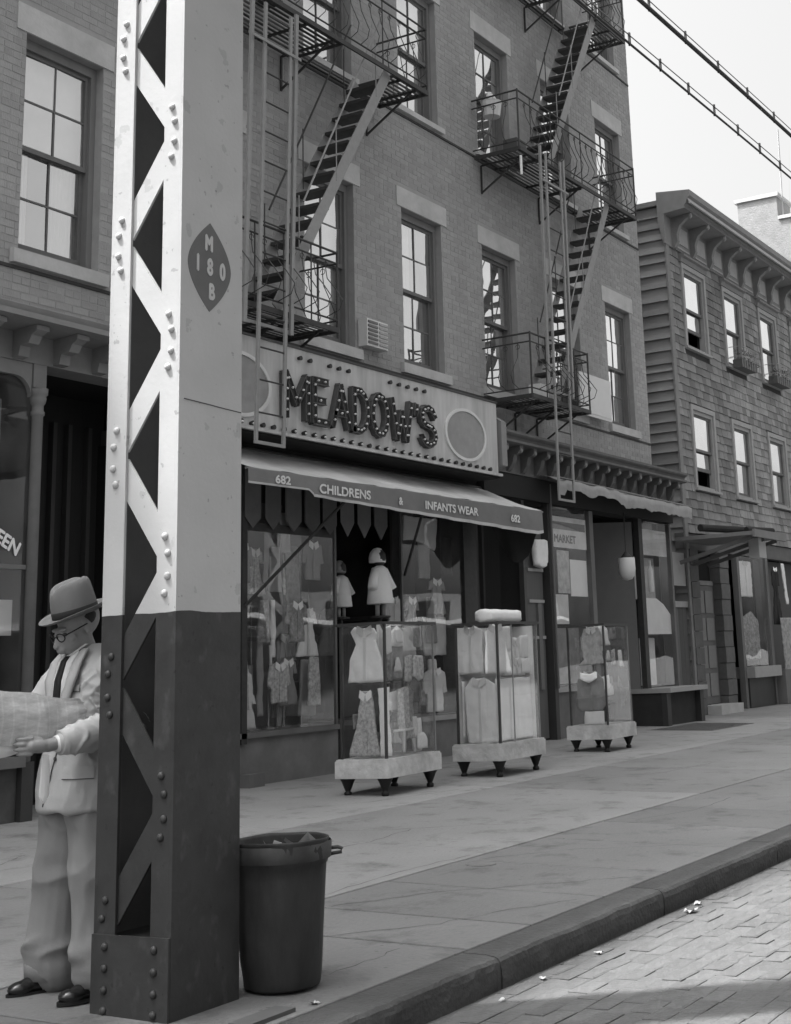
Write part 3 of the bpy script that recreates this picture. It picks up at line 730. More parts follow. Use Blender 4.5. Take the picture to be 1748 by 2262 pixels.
for k_ in range(6):
    x_ = 14.95 + (k_ % 3) * .46 + rg.uniform(-.04, .04); nm_, ol_ = kinds[k_ % 3]
    tone_ = [('pale', PALE), ('mottled', mat('mottled_cloth', .3, .9, .5, 15)), ('grey', GREYC)][(k_ + k_ // 3) % 3]
    gs.append(('hung_' + nm_, tone_[1], tone_[0] + ' ' + nm_ + ' in the ' + ('upper' if k_ < 3 else 'lower') + ' rank at the back of the far dress shop window, ' + ['left', 'centre', 'right'][k_ % 3], nm_, sc(ol_, .85), .03, (x_, 10.2, 2.2 if k_ < 3 else 1.4)))
for i, (nm, m_, lb, ct, ol, t, c) in enumerate(gs): hang(nm, m_, lb, ct, ol, t, c, group='goods in the dress shop windows', seed=i)
PEN = mat('pennant_felt', 0.13, 0.95, 0.15, 9, rnd=0.25)
rp = random.Random(2)
for i in range(8):
    x = 11.86 + i * 0.345; w_ = 0.135
    one(MB().extrude([(x - w_, 3.55), (x - w_, 2.98 + (0.05 if i > 4 else 0)), (x, 2.86), (x + w_, 2.98 + (0.05 if i > 4 else 0)), (x + w_, 3.55)], 'y', 9.88 + rp.uniform(-.01, .01), 9.892), 'pennant', PEN,
        ['first', 'second', 'third', 'fourth', 'fifth', 'sixth', 'seventh', 'last'][i] + ' pointed grey pennant from the column in the row under the awning', 'pennant', 'row of pennants under the awning')
SHOP_STAND = mat('chrome_stand', 0.35, 0.25, 0.1, 5, metal=0.6)
for i, (x, y, z0, z1) in enumerate(((12.38, 10.35, 1.0, 2.05), (12.62, 10.3, 0.72, 1.3), (12.95, 10.35, 0.72, 1.35), (13.2, 10.3, 0.72, 1.2))):
    one(MB().tube([(x, y, z0 if z0 < .8 else .72), (x, y, z1)], 0.012, 8).box(x - .16, x + .16, y - .01, y + .01, z1, z1 + .015).lathe([(0.09, .712), (0.09, .725), (0.02, .74)], (x, y, 0), 12), 'display_stand', SHOP_STAND,
        ['tallest thin', 'short left', 'short middle', 'low right'][i] + ' display stand with crossbar in the dress shop window', 'stand', 'display stands')
# a pair of child dummies in coats seen through the corner glass
def dummy(x, y, z, k, coat, label, bonnet):
    t = thing('child_dummy', (x, y, z), label, 'dummy', 'child dummies in the dress shop')
    M_ = lambda a, b, c: (x + a * k, y + b * k, z + c * k)
    prof = [(0.13, 0.12), (0.135, 0.125), (0.115, 0.3), (0.09, 0.42), (0.085, 0.46), (0.05, 0.49), (0.03, 0.50)]
    MB().lathe([(r * k, h * k) for r, h in prof], (x, y, z), 18).build('coat', coat, t, True)
    for s_ in (-1, 1):
        MB().tube([M_(s_ * .075, 0, .46), M_(s_ * .13, -.01, .36), M_(s_ * .17, -.03, .27)], [.04 * k, .045 * k, .05 * k], 10).build('sleeve', coat, t, True)
        MB().tube([M_(s_ * .05, 0, 0), M_(s_ * .05, 0, .13)], .022 * k, 8).build('leg', GREYC, t, True)
    MB().lathe([(0.02 * k, .49 * k), (0.05 * k, .52 * k), (0.066 * k, .57 * k), (0.06 * k, .62 * k), (0.03 * k, .655 * k)], (x, y, z), 16).build('head', mat('dummy_head', 0.05, 0.6), t, True)
    MB().lathe([(0.085 * k, .53 * k), (0.088 * k, .58 * k), (0.075 * k, .63 * k), (0.04 * k, .672 * k), (0.01 * k, .68 * k)], (x, y + .028 * k, z), 16).build('bonnet', bonnet, t, True)
    MB().lathe([(0.1 * k, -.02), (0.1 * k, 0.0), (0.03 * k, .01)], (x, y, z), 14).build('base', WOOD_D, t)
    MB().lathe([(.16, gz(y)), (.16, gz(y) + .02), (.02, gz(y) + .04), (.018, z - .02)], (x, y, 0), 14).build('stand_pole', IRON, t)
    return t
dummy(14.20, 9.86, 1.93, 1.22, mat('pale_coat', .9, .9, .06, 9), 'child dummy in a pale flared coat and white bonnet behind the near glass case', WHITE)
dummy(13.80, 10.15, 1.93, 1.0, PALE, 'dim child dummy in a grey cape to the left of the pale one', GREYC)
MB().box(14.9, 15.7, 10.45, 11.2, 1.93, 1.975).build('shelf', WOOD_D, d2)

# ------------------------------------------------------------------ the big bulb-letter sign
sg = thing('shop_sign', (13.4, 9.5, 3.83), "long weathered metal sign reading MEADOW'S in bulb letters above the lettered awning", 'sign')
SIGNM = mat('sign_metal', 0.43, 0.55, 0.2, 2.2, big=0.3, bscale=1.2, stretch=(4.0, 4.0, 0.55), spec=0.4, bump=.15, bumps=6)
YSG = 9.50                                               # the sign is a deep box standing out from the wall
MB().box(10.27, 16.59, YSG, 9.985, 3.86, 4.85).build('panel', SIGNM, sg)
MB().box(10.25, 16.61, YSG - 0.06, YSG + 0.02, 3.825, 3.858).build('bottom_flange', SIGNM, sg)
MB().extrude([(YSG - 0.015, 4.852), (YSG - 0.03, 4.87), (10.15, 4.93), (10.15, 4.852)], 'x', 10.27, 16.59).build('top_flange', mat('sign_flange', 0.12, 0.6), sg)
def oval(cx, cz, rx, rz, n=40): return [(cx + rx * math.cos(2 * math.pi * i / n), cz + rz * math.sin(2 * math.pi * i / n)) for i in range(n)]
for cx in (11.147, 15.734):
    MB().extrude(oval(cx, 4.306, 0.482, 0.313), 'y', YSG - 0.010, YSG + 0.002).build('oval_panel', mat('oval_panel', 0.27, 0.6, 0.12, 8, big=0.15, bscale=2), sg)
    a, b = oval(cx, 4.306, 0.528, 0.355), oval(cx, 4.306, 0.485, 0.316)
    q = MB(); n = 40
    q.add([(x, y_, z) for y_ in (YSG - 0.022, YSG + 0.002) for ring in (a, b) for x, z in ring],
          [(i, (i + 1) % n, n + (i + 1) % n, n + i) for i in range(n)] + [(i, (i + 1) % n, 2 * n + (i + 1) % n, 2 * n + i) for i in range(n)] + [(n + i, n + (i + 1) % n, 3 * n + (i + 1) % n, 3 * n + i) for i in range(n)])
    q.build('oval_rim', mat('oval_rim', 0.6, 0.5, 0.1), sg)
LETM = mat('letter_trough', 0.02, 0.5, 0.25, 10); LETS = mat('letter_side', 0.075, 0.5, 0.2, 10)
BULB = mat('bulb', 0.62, 0.15, 0.03, 5, spec=0.6)
bulb_me = bpy.data.meshes.new('bulb')
_b = MB().lathe([(0.003, -0.034), (0.010, -0.030), (0.0145, -0.020), (0.010, -0.008), (0.009, 0)], (0, 0, 0), 8, Matrix.Rotation(R(-90), 3, 'X'))
bulb_me.from_pydata(_b.v, [], _b.f); bulb_me.materials.append(BULB)
for p in bulb_me.polygons: p.use_smooth = True
arc = lambda cx, cz, rx, rz, a0, a1, n=8: [(cx + rx * math.cos(R(a0 + (a1 - a0) * i / n)), cz + rz * math.sin(R(a0 + (a1 - a0) * i / n))) for i in range(n + 1)]
GL = {'M': [[(0, 0), (0, 1), (.5, .35), (1, 1), (1, 0)]], 'E': [[(1, 1), (0, 1), (0, 0), (1, 0)], [(0, .52), (.8, .52)]], 'A': [[(0, 0), (.5, 1), (1, 0)], [(.2, .32), (.8, .32)]],
      'D': [[(0, 0), (0, 1), (.4, 1)] + arc(.4, .5, .6, .5, 80, -80, 6) + [(.4, 0), (0, 0)]], 'O': [arc(.5, .5, .5, .5, 90, 450, 14)], 'W': [[(0, 1), (.25, 0), (.5, .7), (.75, 0), (1, 1)]],
      "'": [[(.5, 1), (.3, .75)]], 'S': [[(1, .78)] + arc(.5, .75, .5, .25, 20, 270, 8)[1:] + arc(.5, .25, .5, .25, 90, -160, 8)]}
YL = YSG - 0.065
for ch, xa, xb in (('M', 11.87, 12.25), ('E', 12.37, 12.62), ('A', 12.715, 13.03), ('D', 13.13, 13.40), ('O', 13.50, 13.81), ('W', 13.92, 14.34), ("'", 14.41, 14.52), ('S', 14.58, 14.89)):
    Z0, Z1 = 4.055, 4.525
    face = MB(); side = MB(); bulbs = []
    for st in GL[ch]:
        P = [Vector((xa + (xb - xa) * u, 0, Z0 + (Z1 - Z0) * v)) for u, v in st]
        for i in range(len(P) - 1):
            d_ = (P[i + 1] - P[i]).normalized() * 0.025
            a, b = P[i] - d_, P[i + 1] + d_
            face.bar((a.x, YL + 0.01, a.z), (b.x, YL + 0.01, b.z), 0.07, 0.012 + 0.001 * (i % 2), (0, 1, 0))
            sd = Vector((0, 1, 0)).cross(b - a).normalized() * 0.038
            for s_ in (-1, 1):
                side.bar((a.x + s_ * sd.x, YL + 0.028, a.z + s_ * sd.z), (b.x + s_ * sd.x, YL + 0.028, b.z + s_ * sd.z), 0.008, 0.072 + 0.001 * (i % 3), (0, 1, 0))
            k_ = max(1, int((P[i + 1] - P[i]).length / 0.10))
            for j in range(k_): bulbs.append(P[i].lerp(P[i + 1], (j + .5) / k_))
    L_ = face.build('letter', LETM, sg)
    tag(side.build('trough', LETS, L_), kind='stuff')
    for p in bulbs: link('bulb', bulb_me, None, L_, (p.x, YL + 0.004, p.z))
SOCK = mat('socket', 0.03, 0.5, 0.2)
sock_me = bpy.data.meshes.new('socket'); _b = MB().lathe([(0.028, -0.045), (0.025, -0.028), (0.018, 0)], (0, 0, 0), 8, Matrix.Rotation(R(-90), 3, 'X')); sock_me.from_pydata(_b.v, [], _b.f); sock_me.materials.append(SOCK)
for x in np.arange(10.45, 16.5, 0.178):
    link('socket', sock_me, None, sg, (x, YSG, 3.90))
    if rp.random() < .6: link('bulb', bulb_me, None, sg, (x, YSG - 0.03, 3.895))
for x in list(np.arange(12.16, 12.43, .183)) + [12.71, 12.89, 13.075] + list(np.arange(13.94, 14.79, .193)): link('socket', sock_me, None, sg, (x, YSG, 4.744))
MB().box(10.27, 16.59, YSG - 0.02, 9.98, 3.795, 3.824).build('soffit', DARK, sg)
# ------------------------------------------------------------------ striped awning with lettered valance
aw = thing('shop_awning', (13.8, 9.0, 3.0), 'long pale canvas awning lettered CHILDRENS & INFANTS WEAR over the dress shop', 'awning')
CANV = mat('awning_canvas', 0.45, 0.95, 0.16, 4, big=0.25, bscale=1.5, bump=0.3, bumps=10, stretch=(1, .5, .5))
VAL = mat('valance_canvas', 0.17, 0.95, 0.12, 5, big=0.12, bscale=2)
LET = mat('awning_letter', 0.62, 0.9, 0.22, 22)
n = 90; m_ = 9; vs_ = []; fs_ = []
for i in range(n + 1):
    x = 10.70 + (16.88 - 10.70) * i / n
    for j in range(m_ + 1):
        t = j / m_
        y = 9.93 - 0.93 * t
        z = 3.725 - 0.40 * t - 0.035 * math.sin(math.pi * t) - 0.012 * math.sin(x * 2.2) * math.sin(math.pi * t) + 0.006 * math.sin(x * 9) * t + 0.022 * noise.noise((x * 1.6, t * 2.2, 4.0)) * math.sin(math.pi * min(1, t * 1.1)) + 0.010 * noise.noise((x * 5.0, t * 3.0, 1.0)) * t
        if i > n - 5: z -= 0.0
        vs_.append((x, y, z))
for i in range(n):
    for j in range(m_): fs_.append((i * (m_ + 1) + j, (i + 1) * (m_ + 1) + j, (i + 1) * (m_ + 1) + j + 1, i * (m_ + 1) + j + 1))
MB().add(vs_, fs_).add([(x, y, z - 0.004) for x, y, z in vs_], fs_).build('canopy', CANV, aw, True)
MB().tube([(10.7, 9.93, 3.72), (16.9, 9.93, 3.72)], 0.03, 10).build('roller', WOOD_D, aw)
MB().tube([(10.68, 9.0, 3.31), (16.9, 9.0, 3.31)], 0.014, 8).build('front_bar', IRON_M, aw)
# valance: a hanging strip with a torn short piece at its left
prof = [(10.70, 3.16), (11.66, 3.165), (11.74, 3.12)] + [(11.75 + k * 0.2, 3.105 - 0.0045 * k + 0.004 * math.sin(k * 2.1)) for k in range(25)] + [(16.7, 2.995), (16.86, 3.02)]
vs_ = []; fs_ = []
for (x, zb) in prof:
    for t in (0, .5, .86, 1.0):
        z = 3.31 + (zb - 3.31) * t
        vs_.append((x, 8.985 - 0.008 * math.sin(x * 5) * t - 0.006 * t, z))
for i in range(len(prof) - 1):
    for j in range(3): fs_.append((i * 4 + j, (i + 1) * 4 + j, (i + 1) * 4 + j + 1, i * 4 + j + 1))
hem = [f for k_, f in enumerate(fs_) if k_ % 3 == 2]; body = [f for k_, f in enumerate(fs_) if k_ % 3 != 2]
val = MB().add(vs_, body).add([(x, y + .004, z) for x, y, z in vs_], body).build('valance', VAL, aw)
MB().add(vs_, hem).add([(x, y + .004, z) for x, y, z in vs_], hem).build('hem', CANV, val)
for body_, x, z, s_, xs in (('682', 11.10, 3.195, .115, 1.45), ('CHILDRENS', 11.83, 3.155, .135, 1.32), ('&', 13.33, 3.145, .12, 1.0), ('INFANTS WEAR', 13.88, 3.135, .135, 1.28), ('682', 15.95, 3.12, .13, 1.25)):
    text_on('lettering', body_, s_, (x, 8.968, z), LET, val, xs=xs, bold=0.0045, depth=0.001)
for x0, y0, z0, x1, y1, z1 in ((11.74, 9.90, 2.02, 12.60, 9.02, 3.28), (14.81, 9.90, 2.45, 14.0, 9.02, 3.28)):
    MB().tube([(x0, y0, z0), (x1, y1, z1)], 0.018, 8).build('support_arm', IRON, aw)
# drooping side curtain at the far end
vs_ = []; fs_ = []; n = 12
for i in range(n + 1):
    t = i / n
    top = Vector((16.86, 9.02 + 0.9 * t, 3.30 + .40 * t)); dr = 0.16 + 0.75 * math.sin(math.pi * min(1, t * 1.0)) ** 1.0 * (1 - .2 * t)
    for j in range(5): vs_.append((16.86 + .03 * math.sin(i * 1.3 + j), top.y, top.z - dr * j / 4))
for i in range(n):
    for j in range(4): fs_.append((i * 5 + j, (i + 1) * 5 + j, (i + 1) * 5 + j + 1, i * 5 + j + 1))
MB().add(vs_, fs_).add([(x + .005, y, z) for x, y, z in vs_], fs_).build('side_curtain', mat('side_curtain', 0.05, 0.9, 0.2), aw, True)

# ------------------------------------------------------------------ stair door and second shop
STD = mat('stair_wood', 0.03, 0.5, 0.3, 4, stretch=(8, 8, .3))
MB().box(16.73, 18.70, 10.75, 10.8, 0.1, 4.2).build('stair_back', STD, bld)
for x in (17.1, 17.5, 17.85, 18.02): MB().box(x, x + .06, 10.65, 10.745, .1, 3.6).build('door_stile', mat('stile2', 0.07, 0.5), bld)
MB().box(18.05, 18.13, 9.97, 10.05, .15, 3.7).build('door_jamb', mat('stile2', 0.07, 0.5), bld)
sd_ = MB().box(18.18, 18.68, 10.0, 10.04, 0.2, 3.3).build('side_door', mat('side_door', 0.10, 0.6, 0.15, 5, stretch=(5, 5, .3)), bld)
for z in (2.62, 2.16, 1.63): MB().box(18.2, 18.67, 9.975, 9.999, z, z + .045).build('door_bar', WOOD_L, sd_)
MB().box(18.45, 18.56, 9.97, 9.998, .9, 2.15).build('door_stile', WOOD_M, sd_)
hang('hanging_sack', PALE, 'pale rounded sack hanging above the barred side door', 'sack', [(-.17, 0), (.17, .02), (.2, -.3), (.05, -.42), (-.18, -.38)], .1, (18.44, 9.9, 3.08))
MB().box(16.66, 18.72, 9.98, 10.6, 3.6, 3.9).build('stair_lintel', DARK, bld)
c2 = MB().extrude([(YF, 4.0), (9.84, 4.0), (9.84, 4.36), (9.60, 4.37), (9.545, 4.385), (9.545, 4.42), (9.60, 4.435), (9.585, 4.47), (9.55, 4.49), (9.53, 4.51), (9.53, 4.545), (9.75, 4.57), (YF, 4.60)], 'x', 16.80, 23.62).build('shop_cornice', CORN_D, bld)
MB().extrude([(9.50, 4.0), (9.50, 4.62), (9.62, 4.70), (9.84, 4.70), (9.84, 4.0), (9.72, 3.95)], 'x', 16.72, 16.86).build('end_bracket', CORN, c2)
for k in range(16):
    x = 17.0 + k * 0.42
    MB().extrude([(9.60, 4.368), (9.60, 4.31), (9.64, 4.26), (9.70, 4.25), (9.73, 4.14), (9.80, 4.04), (9.84, 4.02), (9.84, 4.368)], 'x', x, x + .10).build('bracket', CORN_D, c2)
    MB().lathe([(.035, -.02), (.035, .0), (.0201, .012)], (x + .05, 9.60, 4.30), 8, Matrix.Rotation(R(90), 3, 'X')).build('rosette', CORN, c2)
MB().box(16.8, 23.58, 9.86, 10.19, 3.66, 3.995).build('sign_board', mat('sign_board', 0.02, 0.8), bld)
MB().box(18.74, 18.85, 9.90, 10.1, .12, 3.655).build('post', mat('post_paint', 0.05, 0.6), bld)
MB().tube([(18.80, 9.87, .9), (18.80, 9.87, 3.95)], 0.02, 8).build('downpipe', mat('pipe', 0.14, .6), bld)
e1 = MB().add([(18.86, 9.96, .93), (20.21, 9.96, .93), (20.21, 9.96, 3.65), (18.86, 9.96, 3.65)], [(0, 1, 2, 3)]).build('shop_window', GLASS_S, bld)
MB().box(18.855, 20.22, 9.90, 10.5, .84, .92).build('window_sill', WOOD_L, e1)
MB().box(18.86, 20.215, 9.94, 10.5, .12, .838).build('bulkhead', mat('bulk2', 0.13, .7, .2, 5, big=.2, bscale=2), e1)
MB().box(20.215, 20.35, 9.92, 10.0, .12, 3.65).build('mullion', WOOD_M, e1)
MB().add([(20.34, 10.0, .93), (20.9, 10.9, .93), (20.9, 10.9, 3.6), (20.34, 10.0, 3.6)], [(0, 1, 2, 3)]).build('return_pane', GLASS_S, e1)
MB().box(20.4, 22.1, 11.0, 11.05, .12, 3.65).build('shop_door', mat('door2', 0.015, .5), bld)
dp = MB().add([(21.35, 10.95, .15), (22.08, 10.02, .15), (22.08, 10.02, 3.6), (21.35, 10.95, 3.6), (21.37, 10.98, .15), (22.12, 10.05, .15), (22.12, 10.05, 3.6), (21.37, 10.98, 3.6)], [(0, 1, 2, 3), (4, 7, 6, 5), (0, 4, 5, 1), (3, 2, 6, 7), (0, 3, 7, 4), (1, 5, 6, 2)]).build('entry_cheek', mat('cheek', 0.13, .7, .1), bld)
MB().box(22.10, 22.25, 9.90, 10.0, .72, 3.655).build('post', IRON, bld)
e2 = MB().add([(22.26, 9.96, .80), (23.50, 9.96, .80), (23.50, 9.96, 3.65), (22.26, 9.96, 3.65)], [(0, 1, 2, 3)]).build('shop_window', GLASS_S, bld)
MB().box(23.50, 23.58, 9.92, 10.15, .12, 3.655).build('jamb', WOOD_M, e2)
MB().box(21.95, 23.62, 9.42, 10.5, .70, .775).build('window_bench', WOOD_L, e2)
MB().box(21.98, 23.58, 9.60, 10.45, .10, .698).build('bulkhead', mat('bench_front', 0.035, .8, .3, 5), e2)
MB().box(21.96, 22.12, 9.50, 9.598, .12, .698).build('bulkhead_pier', WOOD_D, e2)
MB().box(23.44, 23.60, 9.50, 9.598, .12, .698).build('bulkhead_pier', WOOD_D, e2)
MB().box(18.74, 23.56, 11.3, 11.4, .1, 4.0).build('shop_back_wall', mat('dim_wall', 0.05, .9), bld)
MB().box(18.74, 23.56, 10.5, 11.29, 3.7, 3.8).build('shop_ceiling', DARK, bld)
MB().box(18.74, 23.5, 10.52, 11.29, .1, .16).build('shop_floor', DARK, bld)
PAPER = mat('window_paper', 0.66, .9, .12, 5, big=.2, bscale=3); PAPER2 = mat('window_paper_white', .88, .9, .05, 4)
INK = mat('faded_ink', 0.16, .9, .2, 20)
pp = thing('window_poster', (19.55, 10.0, 3.0), 'pale market poster pasted high inside the near window of the second shop', 'poster')
MB().box(18.90, 20.19, 9.975, 9.98, 3.02, 3.50).build('sheet', PAPER, pp)
text_on('lettering', 'MARKET', .17, (19.06, 9.972, 3.10), INK, pp, xs=1.15, bold=.006, depth=.001)
MB().box(18.95, 20.15, 9.9725, 9.9735, 3.30, 3.42).build('faded_line', INK, pp)
one(MB().box(19.62, 20.20, 10.0, 10.01, 2.28, 2.85), 'window_card', PAPER2, 'white square card in the near window of the second shop, under the poster', 'card')
one(MB().box(19.2, 19.6, 10.005, 10.015, 2.32, 2.98), 'tall_notice', mat('notice_paper', .5, .9, .5, 9), 'mottled tall notice between the poster and the white card of the second shop', 'notice')
one(MB().box(18.9, 20.2, 10.2, 10.22, .95, 1.8), 'window_screen', mat('screen_cloth', .3, .9, .3, 6), 'grey cloth screen across the foot of the second shop near window', 'screen')
one(MB().box(22.3, 23.46, 10.25, 10.27, 2.3, 3.04), 'backing_sheet', mat('backing_paper', .55, .9, .25, 4), 'pale backing paper behind the bottles in the second shop far window', 'sheet')
one(MB().box(18.92, 19.5, 10.0, 10.01, 1.85, 2.3), 'paper_notice', PAPER, 'grey notice low in the near window of the second shop, left of the white card', 'notice')
one(MB().box(22.30, 23.48, 9.985, 9.99, 3.05, 3.5), 'paper_poster', PAPER, 'pale poster filling the top of the far window of the second shop', 'poster')
one(MB().add([(22.30, 9.99, 1.68), (23.49, 9.99, 1.68), (23.49, 9.99, 2.02), (23.2, 9.99, 2.2), (22.9, 9.99, 2.3), (22.30, 9.99, 2.3), (22.30, 9.998, 1.68), (23.49, 9.998, 1.68), (23.49, 9.998, 2.02), (23.2, 9.998, 2.2), (22.9, 9.998, 2.3), (22.30, 9.998, 2.3)], [(0, 1, 2, 3, 4, 5), (11, 10, 9, 8, 7, 6)] + [(i, (i + 1) % 6, 6 + (i + 1) % 6, 6 + i) for i in range(6)]), 'paper_sheet', PAPER2, 'bright white sheet with a cut corner in the far window of the second shop', 'sheet')
one(MB().box(22.3, 22.95, 10.1, 10.12, .82, 1.62), 'display_board', PAPER, 'grey board standing low in the far window of the second shop', 'board')
for i, x in enumerate((22.45, 22.95)): one(MB().lathe([(.05, 2.42), (.055, 2.5), (.05, 2.8), (.02, 2.9), (.02, 2.98)], (x, 10.1, 0), 10), 'white_bottle', PAPER2, ('left' if i == 0 else 'right') + ' white bottle on the glass shelf of the second shop far window', 'bottle', 'bottles in the far window')
lg = thing('globe_lamp', (21.1, 9.68, 2.5), 'frosted glass globe lamp hanging at the second shop doorway', 'lamp')
MB().lathe([(.005, 2.54), (.08, 2.56), (.125, 2.62), (.145, 2.72), (.14, 2.90), (.13, 2.91)], (21.05, 9.68, 0), 18).build('globe', mat('frosted_glass', 0.6, .4, .05), lg, True)
MB().lathe([(.10, 2.91), (.08, 2.94), (.03, 3.0), (.010, 3.02), (.010, 3.66)], (21.05, 9.68, 0), 12).build('holder', IRON, lg, True)
# ragged canvas blind rolled down under the second cornice
a2 = thing('shop_blind', (20.9, 9.5, 3.7), 'ragged grey canvas blind sagging under the bracketed cornice', 'awning')
vs_ = []; fs_ = []; n = 60
ra = random.Random(4)
for i in range(n + 1):
    t = i / n; x = 18.35 + 5.2 * t
    low = 3.82 - .12 * t + .012 * math.sin(i * .9) + .05 * noise.noise((i * .13, 2, 5)) + ra.uniform(-.014, .014) - (.05 if 26 < i < 40 else 0)
    if i < 3: low = 3.72
    for j in range(5):
        s_ = j / 4
        vs_.append((x, 9.80 - .34 * min(1, s_ * 2.2) + .03 * noise.noise((i * .22, j * .5, 3)), 4.06 - .02 * t - (4.06 - .02 * t - low) * s_ ** 1.3))
for i in range(n):
    for j in range(4): fs_.append((i * 5 + j, (i + 1) * 5 + j, (i + 1) * 5 + j + 1, i * 5 + j + 1))
MB().add(vs_, fs_).add([(x, y + .006, z) for x, y, z in vs_], fs_).build('canvas', mat('blind_canvas', .30, .95, .12, 7, big=.15, bscale=2, bump=.3, bumps=9), a2, True)
MB().tube([(18.35, 9.48, 3.98), (23.6, 9.48, 3.92)], .018, 8).build('bar', IRON_M, a2)
# white slatted box hung beside a second-floor window
vb = thing('slatted_box', (14.55, 10.15, 5.36), 'small white slatted box fixed beside the second floor window over the sign', 'box')
MB().box(14.29, 14.76, 10.05, 10.19, 5.37, 5.73).build('case', mat('white_paint', .6, .6, .08, 8), vb)
for i in range(6): MB().box(14.56, 14.745, 10.035, 10.049, 5.40 + i * .055, 5.43 + i * .055).build('slat', WOOD_L, vb)
for i in range(6): MB().box(14.31, 14.52, 10.035, 10.049, 5.40 + i * .055, 5.43 + i * .055).build('slat', WOOD_M, vb)
# ------------------------------------------------------------------ iron fire escapes
YO = 9.36                                                # outer edge of the balconies
def tread_mesh(w):
    me = bpy.data.meshes.new('tread'); t = MB()
    for k in range(4): t.box(-0.105 + k * 0.055, -0.105 + k * 0.055 + 0.045, -w / 2, w / 2, -0.012, 0.012)
    t.box(-0.11, 0.11, -w / 2 + .004, w / 2 - .004, -0.03, -0.0125)
    me.from_pydata(t.v, [], t.f); me.materials.append(IRON); return me
TR = tread_mesh(0.46)
def balcony(fe, x0, x1, z, hatch=None, rail=0.92, bow=.11):
    """platform of slats, brackets and a scrolled railing"""
    fr = MB()
    fr.box(x0, x1, YO - .02, YO + .005, z - .05, z + .012); fr.box(x0, x1, YF - .06, YF - .045, z - .04, z + .01)
    for x in (x0, x1 - .02): fr.box(x, x + .02, YO + .006, YF - .061, z - .05, z + .012)
    xs = np.linspace(x0 + .6, x1 - .6, max(2, int((x1 - x0) / .9)))
    for x in xs:
        if not (hatch and hatch[0] - .02 < x < hatch[1] + .02): fr.box(x, x + .02, YO + .006, YF - .061, z - .045, z - .012)
    if hatch:
        for x in hatch: fr.box(x - .012, x + .012, YO + .006, YF - .061, z - .045, z - .0125)
    p = fr.build('platform', IRON, fe)
    ys = np.arange(YO + .05, YF - .08, .075)
    for y in ys:
        segs = [(x0 + .021, x1 - .021)]
        if hatch and y < YF - .2: segs = [(x0 + .021, hatch[0] - .013), (hatch[1] + .013, x1 - .021)]
        for a, b in segs:
            if b > a: MB().box(a, b, y, y + .038, z - .012, z - .002).build('slat', IRON_M if rnd.random() < .45 else IRON, p)
    for x in (x0 + .25, (x0 + x1) / 2, x1 - .25):
        b = MB(); b.bar((x, YF - .03, z - .06), (x, YO + .02, z - .06), .02, .03); b.bar((x, YO + .1, z - .07), (x, YF - .02, z - .50), .02, .025); b.bar((x, YF - .02, z - .52), (x, YF - .02, z - .06), .025, .02)
        b.build('bracket', IRON, fe)
    rr = MB()
    for h, r in ((rail, .014), (rail - .13, .011), (.10, .011)):
        for q in ([(x0, YF - .03, z + h), (x0, YO, z + h), (x1, YO, z + h), (x1, YF - .03, z + h)],):
            for i in range(3): rr.tube([q[i], q[i + 1]], r, 6)
    for (x, y) in ((x0, YO), (x1, YO)): rr.tube([(x, y, z - .05), (x, y, z + rail + .02)], .014, 6)
    for x in np.linspace(x0, x1, 5)[1:-1]: rr.tube([(x, YO, z), (x, YO, z + rail)], .009, 5)
    rl = rr.build('railing', IRON, fe)
    def balus(px, py, ox, oy):
        k = bow
        pts = [(0, .10), (k, .16), (k * 1.25, .27), (k * .7, .42), (.02, .56), (0, .68), (0, rail - .13)]
        m_ = MB().tube([(px + ox * o_, py + oy * o_, z + h) for o_, h in pts], .0065, 4)
        c_ = [(px + ox * .0, py + oy * .0, z + rail - .13)]
        cu = [(px + (.035 * math.cos(a)) * abs(oy) + .0 * ox, py + .035 * math.cos(a) * abs(ox), z + rail - .19 + .035 * math.sin(a)) for a in np.linspace(0, 5.4, 8)]
        m_.tube(cu, .005, 4)
        m_.build('baluster', IRON, rl)
    nx = int((x1 - x0) / .21)
    for i in range(1, nx): balus(x0 + (x1 - x0) * i / nx, YO, 0, -1)
    for xx, s_ in ((x0, -1), (x1, 1)):
        for i in range(1, 4): balus(xx, YO + (YF - YO) * i / 4, s_, 0)
def stair(fe, xt, zt, xb, zb, rails=True):
    """open iron stair from (xt, zt) down to (xb, zb)"""
    yo, yi = YO + .06, YO + .56
    d = Vector((xb - xt, 0, zb - zt))
    for y, m_ in ((yo, IRON_L), (yi, IRON_L)):
        q = MB(); nrm = Vector((-d.z, 0, d.x)).normalized() * .075
        a, b = Vector((xt, y, zt - .02)), Vector((xb, y, zb + .02))
        q.add([a - nrm, a + nrm, b + nrm, b - nrm, *[v + Vector((0, .014, 0)) for v in (a - nrm, a + nrm, b + nrm, b - nrm)]], [(0, 1, 2, 3), (7, 6, 5, 4), (0, 4, 5, 1), (1, 5, 6, 2), (2, 6, 7, 3), (3, 7, 4, 0)])
        q.build('stringer', m_, fe)
    n = 15
    for i in range(1, n):
        t = i / n
        link('tread', TR, None, fe, (xt + d.x * t, (yo + yi) / 2 + .007, zt + d.z * t))
    for y in (yo, yi):
        h = MB(); o_ = Vector((-.22, 0, .62)) * 1.0
        a, b = Vector((xt, y, zt)), Vector((xb, y, zb))
        h.tube([a + Vector((-.1, 0, .75)), b + Vector((.22, 0, .95)) - d * .12], .012, 6)
        for t in (.12, .5, .82): h.tube([a + d * t, a + d * t + Vector((0, 0, .78))], .008, 5)
        h.build('handrail', IRON_L if y == yo else IRON, fe)
